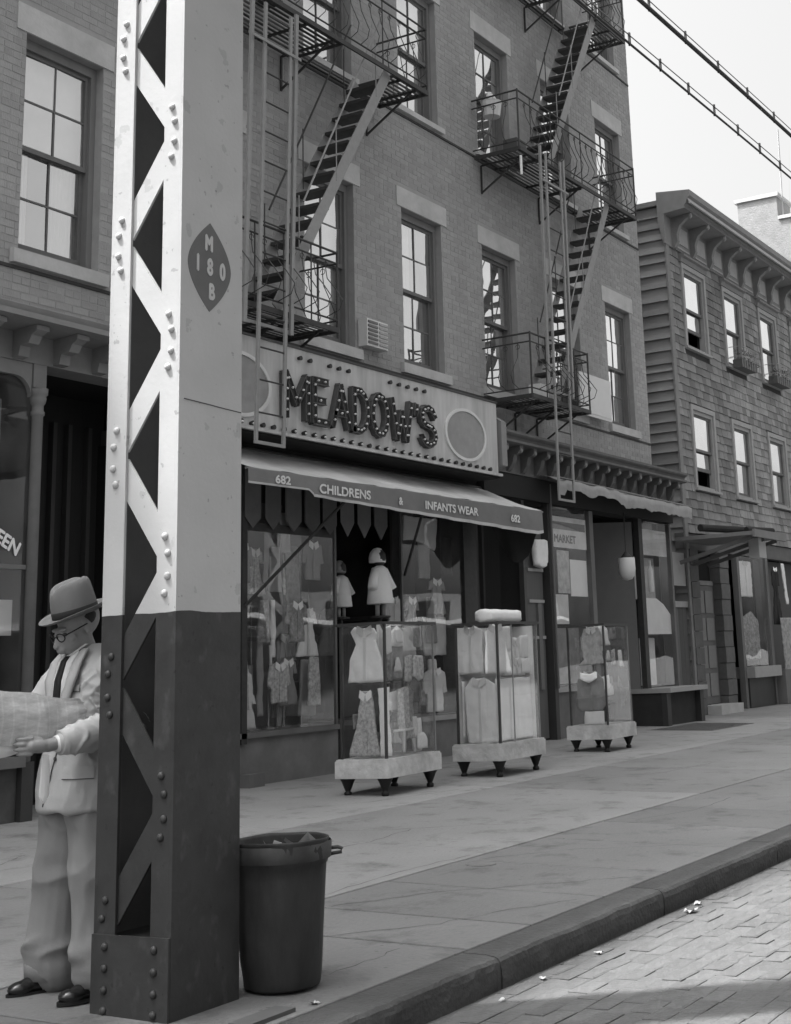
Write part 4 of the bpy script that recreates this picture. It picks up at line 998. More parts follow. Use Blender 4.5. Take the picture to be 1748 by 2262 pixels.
def drop_ladder(fe, xa, xb, ga, gb, zb, zt, gz0, lean=0.0):
    """sliding ladder between two guide rails"""
    q = MB()
    for x in (xa, xb): q.box(x - .022, x + .022, YO - .085, YO - .06, zb, zt)
    q.box(xa - .022, xb + .022, YO - .084, YO - .061, zb - .035, zb - .002)
    L = lambda m_: setattr(m_, 'v', [(x + lean * (zt - z) / (zt - zb), y, z) for x, y, z in m_.v]) or m_      # it hangs a little out of plumb
    l_ = L(q).build('ladder', IRON_L, fe)
    for z in np.arange(zb + .3, zt - .1, .352): L(MB().tube([(xa, YO - .072, z), (xb, YO - .072, z)], .010, 6)).build('rung', IRON, l_)
    g = MB()
    for x in (ga, gb): g.box(x - .026, x + .026, YO - .055, YO - .025, gz0, zt + .1)
    for z in (gz0 + .02, zt - .45, (gz0 + zt) / 2 + .3): g.box(ga - .03, gb + .03, YO - .024, YO - .018, z, z + .035)
    g.box(ga - .03, gb + .03, YO - .10, YO - .09, zt - .5, zt - .465)
    L(g).build('ladder_guide', IRON_L, fe)
fa = thing('fire_escape', (12.7, YO, 3.6), 'near iron fire escape with pale drop ladder, hanging over the bulb-letter sign', 'fire escape', 'iron fire escapes on the brick front')
balcony(fa, 10.65, 14.80, 8.86, (12.9, 14.05)); balcony(fa, 10.75, 12.72, 5.17, bow=.19); balcony(fa, 10.65, 14.80, 12.30, (12.9, 14.05))
stair(fa, 13.95, 8.86, 11.68, 5.20); stair(fa, 13.95, 12.30, 11.85, 8.90)
drop_ladder(fa, 11.34, 11.79, 11.15, 11.93, 3.68, 8.7, 4.92, -.16)
fb = thing('fire_escape', (19.4, YO, 3.6), 'far iron fire escape beyond the sign, its ladder ending above the ragged blind', 'fire escape', 'iron fire escapes on the brick front')
balcony(fb, 17.35, 21.60, 8.90, (19.5, 20.65)); balcony(fb, 17.42, 19.32, 5.10, bow=.19); balcony(fb, 17.0, 21.55, 12.28, (19.3, 20.45))
stair(fb, 20.55, 8.90, 18.35, 5.14); stair(fb, 20.42, 12.28, 18.45, 8.94)
drop_ladder(fb, 18.06, 18.54, 17.94, 18.72, 3.62, 9.0, 5.2, -.08)
# clutter on the balconies
one(MB().lathe([(.02, 0), (.13, .0), (.16, .22), (.17, .24), (.14, .24)], (17.5, 9.9, 9.55), 14).tube([(17.4, 9.9, 9.79), (17.45, 9.9, 9.9), (17.6, 9.9, 9.85)], .05, 6), 'enamel_basin', mat('enamel', .6, .5, .05), 'white enamel basin hung on the railing at the left end of the far fire escape', 'basin')
one(MB().box(18.0, 18.3, 9.75, 10.0, 8.905, 9.35), 'wooden_crate', mat('crate', .09, .8, .2), 'dark wooden crate on the third floor balcony of the far fire escape', 'crate')
one(MB().box(17.95, 18.2, 9.5, 9.7, 5.105, 5.36).box(17.97, 18.18, 9.49, 9.499, 5.12, 5.34), 'white_box', mat('boxboard', .62, .8, .05), 'small white box on the lowest balcony of the far fire escape', 'box')
one(MB().box(20.3, 21.5, 10.0, 10.03, 5.28, 6.0).box(20.35, 21.45, 9.992, 9.999, 5.33, 5.95), 'white_board', mat('notice_white', .62, .8, .05), 'white sign board leaning on the brick wall right of the far fire escape', 'board')
one(MB().tube([(17.35, YO - .02, 8.75), (17.35, YO - .02, 8.45)], .02, 6), 'rag', PALE, 'pale rag dangling under the left corner of the far fire escape', 'rag')

# ------------------------------------------------------------------ shingled frame house
hs = thing('frame_house', (28, YF, .18), 'three storey shingled frame house with bracketed roof cornice', 'house')
SHM = mat('shingle', .205, .9, .18, 9, big=.14, bscale=.8, bump=.5, bumps=30, rnd=.30, tone=.32, stretch=(1, 1, .35))
CLAP = mat('clapboard', .24, .85, .2, 4, big=.15, bscale=1.5, bump=.2, bumps=20, rnd=.15, stretch=(1, .3, 1))
TRIM = mat('house_trim', .21, .75, .15, 6)
TRIML = mat('house_casing', .33, .75, .12, 6)
hx0, hx1, hz0, hz1 = 24.95, 34.0, 3.62, 10.3
HWX = [(25.72, 26.83), (28.02, 29.1), (30.36, 31.45), (32.68, 33.75)]
HWZ = [(4.55, 6.12), (7.44, 9.08)]
hh = [(a, b, z0, z1) for a, b in HWX for z0, z1 in HWZ]
grid_wall(hx0 + .02, hx1, hz0, hz1, hh, YF + .01, YF + .2).build('front_wall', mat('sheathing', .05, .9), hs)
MB().box(hx0 + .02, hx0 + .12, YF + .21, 20, 0, 10.3).build('side_wall', mat('sheathing', .05, .9), hs)
MB().box(hx0 + .02, hx1, YF + .21, 20, 10.1, 10.3).build('roof', mat('tar_roof', .04, .9), hs)
MB().box(hx0 + .13, hx1, YF + 1.2, YF + 1.3, 0.2, 10.09).build('inner_wall', DARK, hs)
# side boards with uneven laps
zb = [10.22, 10.0, 9.764, 9.514, 9.252, 9.042, 8.781, 8.513, 8.24, 7.963, 7.711, 7.464, 7.215, 6.953, 6.804, 6.62, 6.412, 6.195, 6.006, 5.774, 5.581, 5.393, 5.178, 4.95, 4.7, 4.45, 4.2, 3.95, 3.7, 3.45, 3.2, 2.95, 2.7, 2.45, 2.2, 1.95, 1.7, 1.45, 1.2, .95, .7, .45, .2]
for i in range(len(zb) - 1):
    t, b = zb[i], zb[i + 1]; w1, w2 = rnd.uniform(-.008, .008), rnd.uniform(-.008, .008)
    MB().add([(hx0 + .012, YF + .012, t), (hx0 + .012, YF + 4, t), (hx0 - .035, YF + 4, b + w2), (hx0 - .035, YF + .012, b + w1), (hx0 + .019, YF + .012, t), (hx0 + .019, YF + 4, t), (hx0 + .019, YF + 4, b + w2), (hx0 + .019, YF + .012, b + w1)],
             [(0, 1, 2, 3), (7, 6, 5, 4), (3, 2, 6, 7), (0, 3, 7, 4), (1, 5, 6, 2), (0, 4, 5, 1)]).build('clapboard', CLAP, hs)
MB().box(hx0 - .05, hx0 + .10, YF - .03, YF + .011, .25, 9.98).build('corner_board', TRIM, hs)
MB().box(hx0 - .07, hx0 + .15, YF + .02, 14, 10.235, 10.34).build('eave_board', TRIM, hs)
# shingles
shs = []
k = 0; z = hz0
hb = [(a - .11, b + .11, z0 - .08, z1 + .16) for a, b in HWX for z0, z1 in HWZ]
while z < 9.4:
    x = hx0 + .10 - rnd.uniform(0, .15)
    while x < hx1:
        w_ = rnd.uniform(.17, .36)
        a, b = max(x, hx0 + .102), min(x + w_, hx1)
        if b - a > .05:
            segs = [(a, b)]
            for h in hb:
                if h[2] < z + .12 and h[3] > z + .03:
                    ns = []
                    for p, q in segs:
                        if h[1] <= p or h[0] >= q: ns.append((p, q)); continue
                        if p < h[0]: ns.append((p, h[0]))
                        if q > h[1]: ns.append((h[1], q))
                    segs = ns
            shs += [(p + .003, q - .003, z) for p, q in segs if q - p > .03]
        x += w_
    z += .165; k += 1
shs.sort(key=lambda s_: s_[0] + abs(s_[2] - 6.5) * .15)
shm = {}
V = []; Fc = []; T = []
for i, (a, b, z) in enumerate(shs):
    dz = rnd.uniform(-.010, .006); th = rnd.uniform(.012, .022)
    w_ = b - a
    if i < 300:
        wq = round(w_ / .02) * .02
        key = (wq, round(th, 3))
        if key not in shm:
            me = bpy.data.meshes.new('shingle')
            h_ = .168; yb = .012; yt = .009
            vs_ = [(-wq / 2, -th, 0), (wq / 2, -th, 0), (wq / 2, -.0, h_), (-wq / 2, -.0, h_), (-wq / 2, .012, 0), (wq / 2, .012, 0), (wq / 2, .012, h_), (-wq / 2, .012, h_)]
            me.from_pydata(vs_, [], [(0, 1, 2, 3), (4, 7, 6, 5), (0, 4, 5, 1), (1, 5, 6, 2), (3, 7, 4, 0)])
            me.materials.append(SHM); shm[key] = me
        link('shingle', shm[key], None, hs, ((a + b) / 2, YF - .002, z + dz))
    else:
        n_ = len(V)
        V += [(a, YF - th - .002, z + dz), (b, YF - th - .002, z + dz), (b, YF - .002, z + dz + .168), (a, YF - .002, z + dz + .168), (a, YF + .01, z + dz), (b, YF + .01, z + dz)]
        Fc += [(n_, n_ + 1, n_ + 2, n_ + 3), (n_, n_ + 4, n_ + 5, n_ + 1), (n_ + 1, n_ + 5, n_ + 2), (n_, n_ + 3, n_ + 4)]
        T += [rnd.uniform(-.5, .5)] * 4
me = bpy.data.meshes.new('shingles_beyond'); me.from_pydata(V, [], Fc)
at = me.attributes.new('tone', 'FLOAT', 'FACE'); at.data.foreach_set('value', T)
tag(link('shingles_beyond', me, SHM, hs), kind='stuff')
for wi, (a, b) in enumerate(HWX):
    for zi, (z0, z1) in enumerate(HWZ):
        w = sash_window(hs, a, b, z0, z1, YF - .005, [.75, .9, .95, .9][wi] if zi else [.55, .45, .6, .5][wi], 0, [(0, .5)] if zi == 0 else [], frame=TRIML, sash=SASH, cols=1, rows=1, fw=.05, open_=.32 if wi == 0 else 0.0)
        c = MB(); c.box(a - .10, a - .002, YF - .045, YF + .02, z0 - .02, z1 + .10); c.box(b + .002, b + .10, YF - .045, YF + .02, z0 - .02, z1 + .10)
        c.box(a - .001, b + .001, YF - .045, YF + .02, z1 + .002, z1 + .10); c.box(a - .12, b + .12, YF - .08, YF + .02, z0 - .07, z0 - .022)
        c.build('casing', TRIML, w)
        if zi: MB().extrude([(YF + .0, z1 + .11), (YF - .06, z1 + .11), (YF - .08, z1 + .20), (YF - .14, z1 + .22), (YF - .14, z1 + .26), (YF, z1 + .29)], 'x', a - .16, b + .16).build('hood', TRIM, w)
# roof cornice on scrolled brackets
hc = MB().extrude([(YF + .0, 9.40), (YF - .04, 9.40), (YF - .04, 10.02), (YF - .50, 10.06), (YF - .50, 10.13), (YF - .54, 10.15), (YF - .57, 10.25), (YF - .63, 10.30), (YF - .63, 10.42), (YF + .1, 10.50), (YF + .1, 9.9)], 'x', hx0 - .10, hx1).build('cornice', TRIM, hs)
MB().extrude([(YF - .64, 10.14), (YF - .60, 10.24), (YF - .585, 10.24), (YF - .61, 10.13)], 'x', hx0 - .12, hx1).build('crown_bead', TRIML, hc)
for k in range(9):
    x = 25.22 + k * .97
    MB().extrude([(YF - .44, 10.055), (YF - .44, 9.98), (YF - .36, 9.95), (YF - .22, 9.84), (YF - .15, 9.66), (YF - .16, 9.52), (YF - .09, 9.40), (YF - .04, 9.38), (YF - .04, 10.05)], 'x', x, x + .11).build('bracket', TRIM, hc)
    MB().lathe([(.01, -.11), (.045, -.07), (.035, -.03), (.03, 0)], (x + .055, YF - .45, 10.06), 8).build('pendant', TRIML, hc)
    if k < 8:
        MB().box(x + .25, x + .83, YF - .055, YF - .041, 9.56, 9.92).build('frieze_panel', TRIML, hc)
        MB().box(x + .22, x + .86, YF - .062, YF - .041, 9.44, 9.48).build('frieze_bead', TRIML, hc)
# window boxes with scraggly plants
for i, (wi, zz) in enumerate(((1, 7.38), (2, 7.38))):
    a, b = HWX[wi]; px = thing('window_box', (a + .55, YF - .2, zz), ('nearer' if i == 0 else 'farther') + ' railed window box with scraggly plants under an upper house window', 'window box', 'window boxes on the house')
    MB().box(a + .1, b - .05, YF - .32, YF - .1, zz - .02, zz + .16).build('trough', mat('box_wood', .11, .8, .2), px)
    r_ = MB()
    for h in (.2, .42): r_.tube([(a, YF - .06, zz + h), (a, YF - .36, zz + h), (b, YF - .36, zz + h), (b, YF - .06, zz + h)], .008, 5)
    for x in np.linspace(a, b, 8): r_.tube([(x, YF - .36, zz - .05), (x, YF - .36, zz + .42)], .006, 4)
    r_.build('guard', TRIML, px)
    lf = MB(); rl_ = random.Random(i + 40)
    for q in range(150):
        c_ = Vector((rl_.uniform(a + .08, b), YF - .22 + rl_.uniform(-.14, .1), zz + rl_.uniform(.05, .42))); s_ = rl_.uniform(.02, .05)
        u_ = Vector((rl_.uniform(-1, 1), rl_.uniform(-1, 1), rl_.uniform(-1, 1))).normalized(); w_ = u_.orthogonal().normalized()
        lf.add([c_ - u_ * s_, c_ + w_ * s_ * .5, c_ + u_ * s_, c_ - w_ * s_ * .5], [(0, 1, 2, 3)])
    tag(lf.build('leaves', mat('leaf', .09, .7, .3, 9), px), kind='stuff')
# ground floor of the house: stone piers, door, shop window, canopy
PIER = mat('rusticated_pier', .12, .85, .2, 8, big=.15)
MB().box(24.9, 34.0, YF + .02, YF + .2, 3.3, 3.60).build('fascia', mat('fascia', .12, .8, .2, 4), hs)
for (a, b) in ((25.0, 25.42), (26.55, 27.05)):
    for i in range(10):
        MB().box(a + .004, b - .004, YF - .04 - (.012 if i % 2 else 0), YF + .15, .18 + i * .312, .18 + (i + 1) * .312 - .012).build('pier_block', PIER, hs)
dr = MB().box(25.44, 26.5, YF + .12, YF + .18, .35, 2.62).build('door', mat('house_door', .13, .7, .15, 5), hs)
for i in range(4):
    for j in range(2): MB().box(25.56 + j * .45, 25.94 + j * .45, YF + .10, YF + .119, .5 + i * .53, .93 + i * .53).build('door_panel', mat('door_panel', .2, .7, .15, 5), dr)
MB().box(25.44, 26.5, YF + .11, YF + .19, 2.63, 2.72).build('transom_bar', TRIM, dr)
MB().box(25.44, 26.5, YF + .16, YF + .2, 2.73, 3.29).build('transom_light', DARK, dr)
MB().box(25.4, 26.6, YF - .32, YF + .1, .16, .34).build('door_step', STONE, hs)
MB().box(27.07, 27.75, YF + .55, YF + .6, .18, 3.29).build('entry_recess', WOOD_D, hs)
MB().box(27.62, 27.76, YF - .02, YF + .1, .18, 3.29).build('shop_post', WOOD_M, hs)
sw = MB().add([(27.78, YF - .02, 1.02), (29.3, YF - .02, 1.02), (29.3, YF - .02, 3.27), (27.78, YF - .02, 3.27)], [(0, 1, 2, 3)]).build('shop_window', GLASS_S, hs)
MB().box(27.74, 29.42, YF - .2, YF + .3, .78, 1.0).build('window_sill', WOOD_L, sw)
MB().box(27.78, 29.36, YF - .05, YF + .3, .18, .775).build('bulkhead', WOOD_D, sw)
MB().box(29.32, 29.48, YF - .05, YF + .1, .18, 3.29).build('jamb', WOOD_M, sw)
MB().box(29.5, 34, YF + .3, YF + .35, .18, 3.29).build('shop_back', WOOD_D, hs)
MB().box(29.5, 34, YF - .25, YF + .28, .18, .9).build('stall_riser', WOOD_M, hs)
hang('white_shirt', WHITE, 'big white shirt hung in the shop window of the frame house', 'shirt', [(-.35, 0), (.35, 0), (.4, -.5), (.38, -.75), (-.4, -.75), (-.42, -.4)], .08, (28.45, YF + .12, 3.2))
hang('print_cloth', mat('print_cloth', .4, .9, .8, 14), 'patterned pale cloth low in the shop window of the frame house', 'cloth', [(-.6, 0), (.2, .2), (.6, 0), (.65, -.8), (-.65, -.8)], .1, (28.5, YF + .15, 1.95))
hang('dark_coat', DARKC, 'dark coat hanging outside the frame house shop window', 'coat', sc(DRESS, 1.2, 2.0), .1, (29.75, YF - .1, 3.1))
hang('pale_stole', PALE, 'long pale stole hanging at the right edge by the dark coat', 'stole', [(-.08, 0), (.1, 0), (.25, -.9), (.1, -.9)], .05, (30.15, YF - .15, 3.2))
hang('spotted_cloth', mat('spotted', .3, .9, .7, 9), 'spotted cloth hanging low at the right edge outside the frame house', 'cloth', [(-.4, 0), (.5, 0), (.5, -1.2), (-.3, -1.2)], .1, (30.0, YF - .2, 2.0))
cp = thing('door_canopy', (25.2, 9.4, 3.36), 'flat wooden canopy projecting over the frame house door', 'canopy')
MB().box(24.36, 26.10, 8.62, 10.18, 3.40, 3.47).build('deck', mat('canopy_wood', .2, .8, .15), cp)
MB().box(24.33, 26.13, 8.57, 8.618, 3.36, 3.50).build('front_fascia', mat('canopy_wood', .2, .8, .15), cp)
for x in (24.5, 25.2, 25.9): MB().bar((x, 8.7, 3.37), (x, 10.15, 3.0), .05, .07).build('strut', WOOD_M, cp)
MB().box(25.0, 25.4, 8.75, 8.95, 3.02, 3.39).build('lamp_box', mat('lamp_box', .42, .7, .05), cp)
one(MB().tube([(24.5, 9.7, 3.62), (25.9, 9.3, 3.62)], .07, 10).tube([(25.5, 9.15, 3.60), (26.3, 8.9, 3.60)], .06, 10), 'rolled_tarp', mat('tarp', .03, .9, .2), 'dark rolled tarpaulin lying on top of the door canopy', 'tarpaulin')
# alley gate between the brick building and the house
ga = thing('alley_gate', (24.3, 10.1, .17), 'narrow grey alley gate with a pale board above, between brick building and frame house', 'gate')
for i in range(6): MB().box(23.66 + i * .205, 23.86 + i * .205, YF + .05, YF + .09, .22, 2.22).build('plank', mat('gate_plank', .11, .8, .2, 5, rnd=.2, stretch=(4, 4, .4)), ga)
MB().box(23.62, 24.93, YF + .02, YF + .049, 2.18, 2.29).build('rail', WOOD_L, ga)
MB().box(23.66, 24.90, YF + .03, YF + .06, 2.58, 3.2).build('board', mat('gate_board', .36, .8, .1, 4), ga)
MB().box(23.60, 23.66, YF + .0, YF + .1, .17, 4.0).build('post', WOOD_M, ga)
MB().box(23.6, 24.93, YF + 3, YF + 3.1, 0, 8).build('alley_end', DARK, ga)

# pale brick party wall and chimney beyond the house
LB = mat('pale_brick', .27, .9, .2, 7, big=.15, bscale=.8, bump=.6, bumps=22)
fw_ = thing('far_building', (38, 12, 0), 'pale brick party wall with broad chimney rising behind the frame house roof', 'building')
MB().box(34.05, 42, 9.9, 20, 0, 12.44).build('party_wall', LB, fw_)
ch_ = MB().box(34.05, 35.2, 10.66, 11.76, 12.442, 13.1).build('chimney', LB, fw_)
MB().box(34.0, 35.25, 10.60, 11.84, 13.101, 13.2).build('chimney_cap', STONE, ch_)
MB().box(34.0, 42, 9.85, 10.65, 12.442, 12.53).build('coping', STONE, fw_)
MB().tube([(34.2, 10.56, 12.5), (34.2, 10.5, 15.0)], .018, 6).build('vent_pipe', mat('vent', .35, .6), fw_)

# ------------------------------------------------------------------ cables strung along the elevated line
def cable(z0, z1, xa, xb, r, label, thick):
    t = thing('overhead_cable', (xa, 4.05, z0), label, 'cable', 'cables along the elevated line')
    P = lambda x: Vector((x, 4.05, z0 + (z1 - z0) * (x - xa) / (xb - xa) - .02 * math.sin(math.pi * (x - xa) / 6.0)))
    xs = np.linspace(xa, xb, 40)
    MB().tube([P(x) for x in xs], r, 8).build('cable_run', mat('cable_rubber', .03, .6, .2), t, True)
    MB().tube([P(x) + Vector((0, 0, .075)) for x in xs], .005, 6).build('messenger_wire', mat('wire', .12, .5), t, True)
    for x in np.arange(xa + .3, xb, .62 if not thick else .8):
        p = P(x); MB().box(p.x - .009, p.x + .009, 4.05 - .009, 4.05 + .009, p.z - r - .006, p.z + .095).build('clamp', mat('cable_rubber', .03, .6, .2), t)
cable(6.05, 6.17, 4.8, 19.4, .010, 'lower thin overhead cable with many clamps crossing in front of the far fire escape', False)
cable(6.50, 6.74, 4.8, 19.4, .019, 'upper thick overhead cable crossing only the sky at the top right', True)
# ------------------------------------------------------------------ riveted steel column of the elevated railway
def paint2(name, zsplit, lo, hi):
    """two coats of paint meeting at a height: dark below, light above"""
    m = bpy.data.materials.new(name); m.use_nodes = True
    N, Lk = m.node_tree.nodes, m.node_tree.links; b = N['Principled BSDF']
    b.inputs['Roughness'].default_value = .5; b.inputs['Specular IOR Level'].default_value = .35
    tc = N.new('ShaderNodeNewGeometry'); sx = N.new('ShaderNodeSeparateXYZ'); Lk.new(tc.outputs['Position'], sx.inputs[0])
    def mth(op, a, c):
        n = N.new('ShaderNodeMath'); n.operation = op
        for i, q in enumerate((a, c)):
            if isinstance(q, (int, float)): n.inputs[i].default_value = q
            else: Lk.new(q, n.inputs[i])
        return n.outputs[0]
    def nz(s, d=5):
        n = N.new('ShaderNodeTexNoise'); n.inputs['Scale'].default_value = s; n.inputs['Detail'].default_value = d; Lk.new(tc.outputs['Position'], n.inputs['Vector']); return n.outputs[0]
    edge = mth('ADD', sx.outputs['Z'], mth('MULTIPLY', mth('SUBTRACT', nz(6), .5), .02))
    up = mth('GREATER_THAN', edge, zsplit)
    sc_ = N.new('ShaderNodeMapping'); sc_.inputs['Scale'].default_value = (11, 11, 7); sc_.inputs['Rotation'].default_value = (.6, .4, .2); Lk.new(tc.outputs['Position'], sc_.inputs[0])
    scr = N.new('ShaderNodeTexNoise'); scr.inputs['Scale'].default_value = 1.4; scr.inputs['Detail'].default_value = 8; Lk.new(sc_.outputs[0], scr.inputs['Vector'])
    scuff = mth('MULTIPLY', mth('MAXIMUM', mth('SUBTRACT', scr.outputs[0], .58), 0.0), .18)
    low = mth('ADD', mth('MULTIPLY', mth('ADD', mth('MULTIPLY', mth('SUBTRACT', nz(9, 9), .5), .9), 1.0), lo), scuff)
    hig = mth('MULTIPLY', mth('ADD', mth('MULTIPLY', mth('SUBTRACT', nz(4, 9), .5), .22), 1.0), mth('SUBTRACT', hi, mth('MULTIPLY', scuff, .25)))
    mx = mth('ADD', mth('MULTIPLY', up, hig), mth('MULTIPLY', mth('SUBTRACT', 1.0, up), low))
    chip = mth('GREATER_THAN', nz(26, 3), .70); rust = mth('GREATER_THAN', nz(9, 10), .66)
    mx = mth('MULTIPLY', mx, mth('SUBTRACT', 1.0, mth('ADD', mth('MULTIPLY', chip, .30), mth('MULTIPLY', rust, .16))))
    Lk.new(mx, b.inputs['Base Color'])
    bp = N.new('ShaderNodeBump'); bp.inputs['Strength'].default_value = .12; bp.inputs['Distance'].default_value = .01; Lk.new(nz(40), bp.inputs['Height']); Lk.new(bp.outputs[0], b.inputs['Normal'])
    return m
STEEL = paint2('column_paint', 1.57, .036, .45)
riv_me = bpy.data.meshes.new('rivet')
_b = MB().lathe([(.0165, 0), (.016, -.005), (.012, -.0110), (.005, -.0138), (.001, -.0142)], (0, 0, 0), 12, Matrix.Rotation(R(90), 3, 'Y')); riv_me.from_pydata(_b.v, [], _b.f)
for p in riv_me.polygons: p.use_smooth = True
riv_mats = {}
def el_column(X0, Y0, top, label, near=True, base=0.0):
    X1, Y1 = X0 + .40, Y0 + .41
    t = thing('elevated_column', (X0 + .2, Y0 + .2, base), label, 'column', 'steel columns of the elevated line')
    for (ya, yb, nm) in ((Y0, Y0 + .012, 'web_plate'), (Y1 - .012, Y1, 'web_plate')):
        MB().box(X0, X1, ya, yb, base, top).build(nm, STEEL, t)
    MB().box(X0 + .02, X1 - .02, Y1 - .0135, Y1 - .0125, base + .03, top).build('inner_face', mat('inner_dark', .12, .8, .2, 5), t)  # separate thin plate, darker than the web it covers on the inside
    for x in (X0, X1 - .013):
        for (ya, yb) in ((Y0 + .0125, Y0 + .108), (Y1 - .115, Y1 - .0125)):
            MB().box(x, x + .013, ya, yb, base, top).build('flange', STEEL, t)
    jl = [4.155 - .955 * k for k in range(-4, 5)]; jr = [z - .4775 for z in jl]
    yl, yr = Y1 - .06, Y0 + .055
    for x, s_ in ((X0 + .0135, 1), (X1 - .0255, -1)):
        for zl in jl:
            for zr_ in (zl - .4775, zl + .4775):
                a, b = Vector((x + .006, yl - .01, zl + (.045 if zr_ > zl else -.045))), Vector((x + .006, yr + .01, zr_ + (-.045 if zr_ > zl else .045)))
                if min(a.z, b.z) < .2 or max(a.z, b.z) > top: continue
                o_ = 0.0 if zr_ > zl else .0006
                a.x += o_; b.x += o_
                MB().bar(a, b, .105, .011, (1, 0, 0)).build('lattice_bar', STEEL, t)
    if near:
        dirs = lambda z: riv_me
        for zl in jl:
            for dz, dy in ((.112, -.012), (.042, .004), (-.052, .004), (-.122, -.012)):
                if .34 < zl + dz < top: link('rivet', riv_me, STEEL, t, (X0, yl + dy + .012, zl + dz))
        for zr_ in jr:
            for dz, dy in ((.112, .012), (.042, -.004), (-.052, -.004), (-.122, .012)):
                if .34 < zr_ + dz < top: link('rivet', riv_me, STEEL, t, (X0, yr + dy - .004, zr_ + dz))
    MB().box(X0 - .0125, X0 - .0005, Y0 + .002, Y1 - .002, base, .32).build('base_plate', STEEL, t)
    MB().box(X0 - .02, X1 + .02, Y0 - .02, Y1 + .02, base - .02, base + .012).build('foot_plate', STEEL, t)
    MB().box(X0 + .014, X1 - .014, Y0 + .0125, Y1 - .0125, .29, .302).build('diaphragm', STEEL, t)
    if near:
        for z in (.275, .195, .115, .04):
            for y in (Y0 + .075, Y1 - .075): link('rivet', riv_me, STEEL, t, (X0 - .0125, y, z))
    return t
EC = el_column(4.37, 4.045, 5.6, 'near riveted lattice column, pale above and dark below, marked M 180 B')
MARK = mat('mark_ground', .13, .6, .12, 9); MARKL = mat('mark_letter', .5, .6, .12, 12)
cx_, cz_, hw, hh_ = 4.552, 3.075, .140, .205
ov = []
for k in range(25):
    u = -1 + 2 * k / 24
    ov.append((cx_ + hw * (1 - abs(u) ** 1.75), cz_ + hh_ * u))
ov += [(2 * cx_ - x, 2 * cz_ - z) for x, z in ov[1:-1]]
mk = MB().extrude(ov, 'y', 4.0435, 4.0455).build('marking', MARK, EC)
for body_, x, z, s_ in (('M', cx_ - .008, cz_ + .075, .10), ('1', cx_ - .078, cz_ - .03, .105), ('8', cx_, cz_ - .035, .105), ('0', cx_ + .082, cz_ - .04, .105), ('B', cx_ + .012, cz_ - .145, .10)):
    text_on('lettering', body_, s_, (x, 4.0425, z), MARKL, mk, xs=.66, bold=.0042, depth=.0008, align='CENTER')
MB().tube([(4.40, 4.044, 2.46), (4.55, 4.044, 2.455), (4.66, 4.044, 2.45), (4.765, 4.044, 2.447)], .0025, 5).build('weld_seam', mat('seam', .08, .6), EC)
one(MB().box(4.42, 4.70, 3.70, 3.80, .006, .022), 'iron_strip', mat('kerb_iron', .09, .7, .2), 'flat dark iron strip lying on the sidewalk at the column foot', 'strip')
# the rest of the elevated structure, out of the picture but mirrored in the glass
ER = thing('elevated_railway', (7, -2, 0), 'steel elevated railway deck over the street, seen only in reflections', 'railway')
DKS = mat('deck_steel', .06, .7, .2, 3)
MB().box(4.2, 4.95, -8.6, 4.5, 5.62, 6.4).build('cross_girder', DKS, ER); MB().box(19.2, 19.95, -8.6, 4.5, 5.62, 6.4).build('cross_girder', DKS, ER)
for y in (.6, -1.0, -3.6, -5.2): MB().box(-30, 60, y - .12, y + .12, 6.41, 6.8).build('stringer_girder', DKS, ER)
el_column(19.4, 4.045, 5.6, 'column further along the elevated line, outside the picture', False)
for x in np.arange(-4, 44, 2.4): MB().box(x, x + .2, -5.9, 1.3, 6.81, 6.95).build('tie', DKS, ER)
# houses across the street, mirrored in the shop glass
OP = mat('opposite_brick', .2, .9, .1, 3); OPW = mat('opposite_white', .6, .8, .05)
for i, (a, b, h, m_) in enumerate(((-12, 3, 4.6, OP), (3, 16, 5.4, OP), (16, 30, 4.4, OPW), (30, 44, 5.6, OP), (44, 70, 4.8, OP))):
    t = thing('opposite_building', (a + 5, -17.2, 0), ['leftmost', 'second', 'white painted third', 'fourth', 'last'][i] + ' house across the street, seen only mirrored in glass', 'building', 'houses across the street')
    MB().box(a, b - .05, -22, -17.2, -.3, h).build('wall', m_, t)
    for k in range(int((b - a) / 2.3)):
        for z in (3.6,):
            if z + .9 < h: MB().box(a + .8 + k * 2.3, a + 1.8 + k * 2.3, -17.19, -17.16, z, z + .8).build('window', DARK, t)
    MB().box(a + .3, b - .3, -17.19, -17.1, .4, 3.2).build('shop_window', DARK, t); MB().box(a + .2, b - .2, -17.18, -15.9, 3.3, 3.5).build('awning', OPW, t)

# ------------------------------------------------------------------ trash can
tc_ = thing('trash_can', (5.0, 4.0, gz(4.0)), 'dark battered metal trash can standing behind the column foot', 'trash can')
CAN = mat('can_steel', .026, .6, .6, 11, big=.6, bscale=4, spec=.35, bump=.3, bumps=9, stretch=(1, 1, .4))
q = MB().lathe([(.160, .010), (.163, .018), (.166, .05), (.172, .12), (.178, .20), (.184, .28), (.190, .36), (.196, .44), (.200, .492), (.206, .498), (.209, .55), (.2095, .582), (.213, .590), (.212, .597), (.207, .598), (.200, .585), (.180, .5), (.145, .08), (.1, .06)], (5.0, 4.01, gz(4.0)), 48)
q.v = [(x + .016 * noise.noise((x * 5, y * 5, z * 4)) + .004 * noise.noise((x * 14, y * 14, z * 9)), y + .016 * noise.noise((x * 5, y * 6, z * 4 + 9)) + .004 * noise.noise((x * 14, y * 14, z * 9 + 5)), z + .004 * noise.noise((x * 8, y * 8, 2))) for x, y, z in q.v]
q.build('body', CAN, tc_, True)
MB().lathe([(.2100, .512), (.2125, .515), (.2140, .545), (.2145, .578), (.2115, .582)], (5.0, 4.01, gz(4.0)), 48, None, False).build('rim_band', mat('band_steel', .055, .55, .4, 8, big=.4, bscale=4), tc_, True)
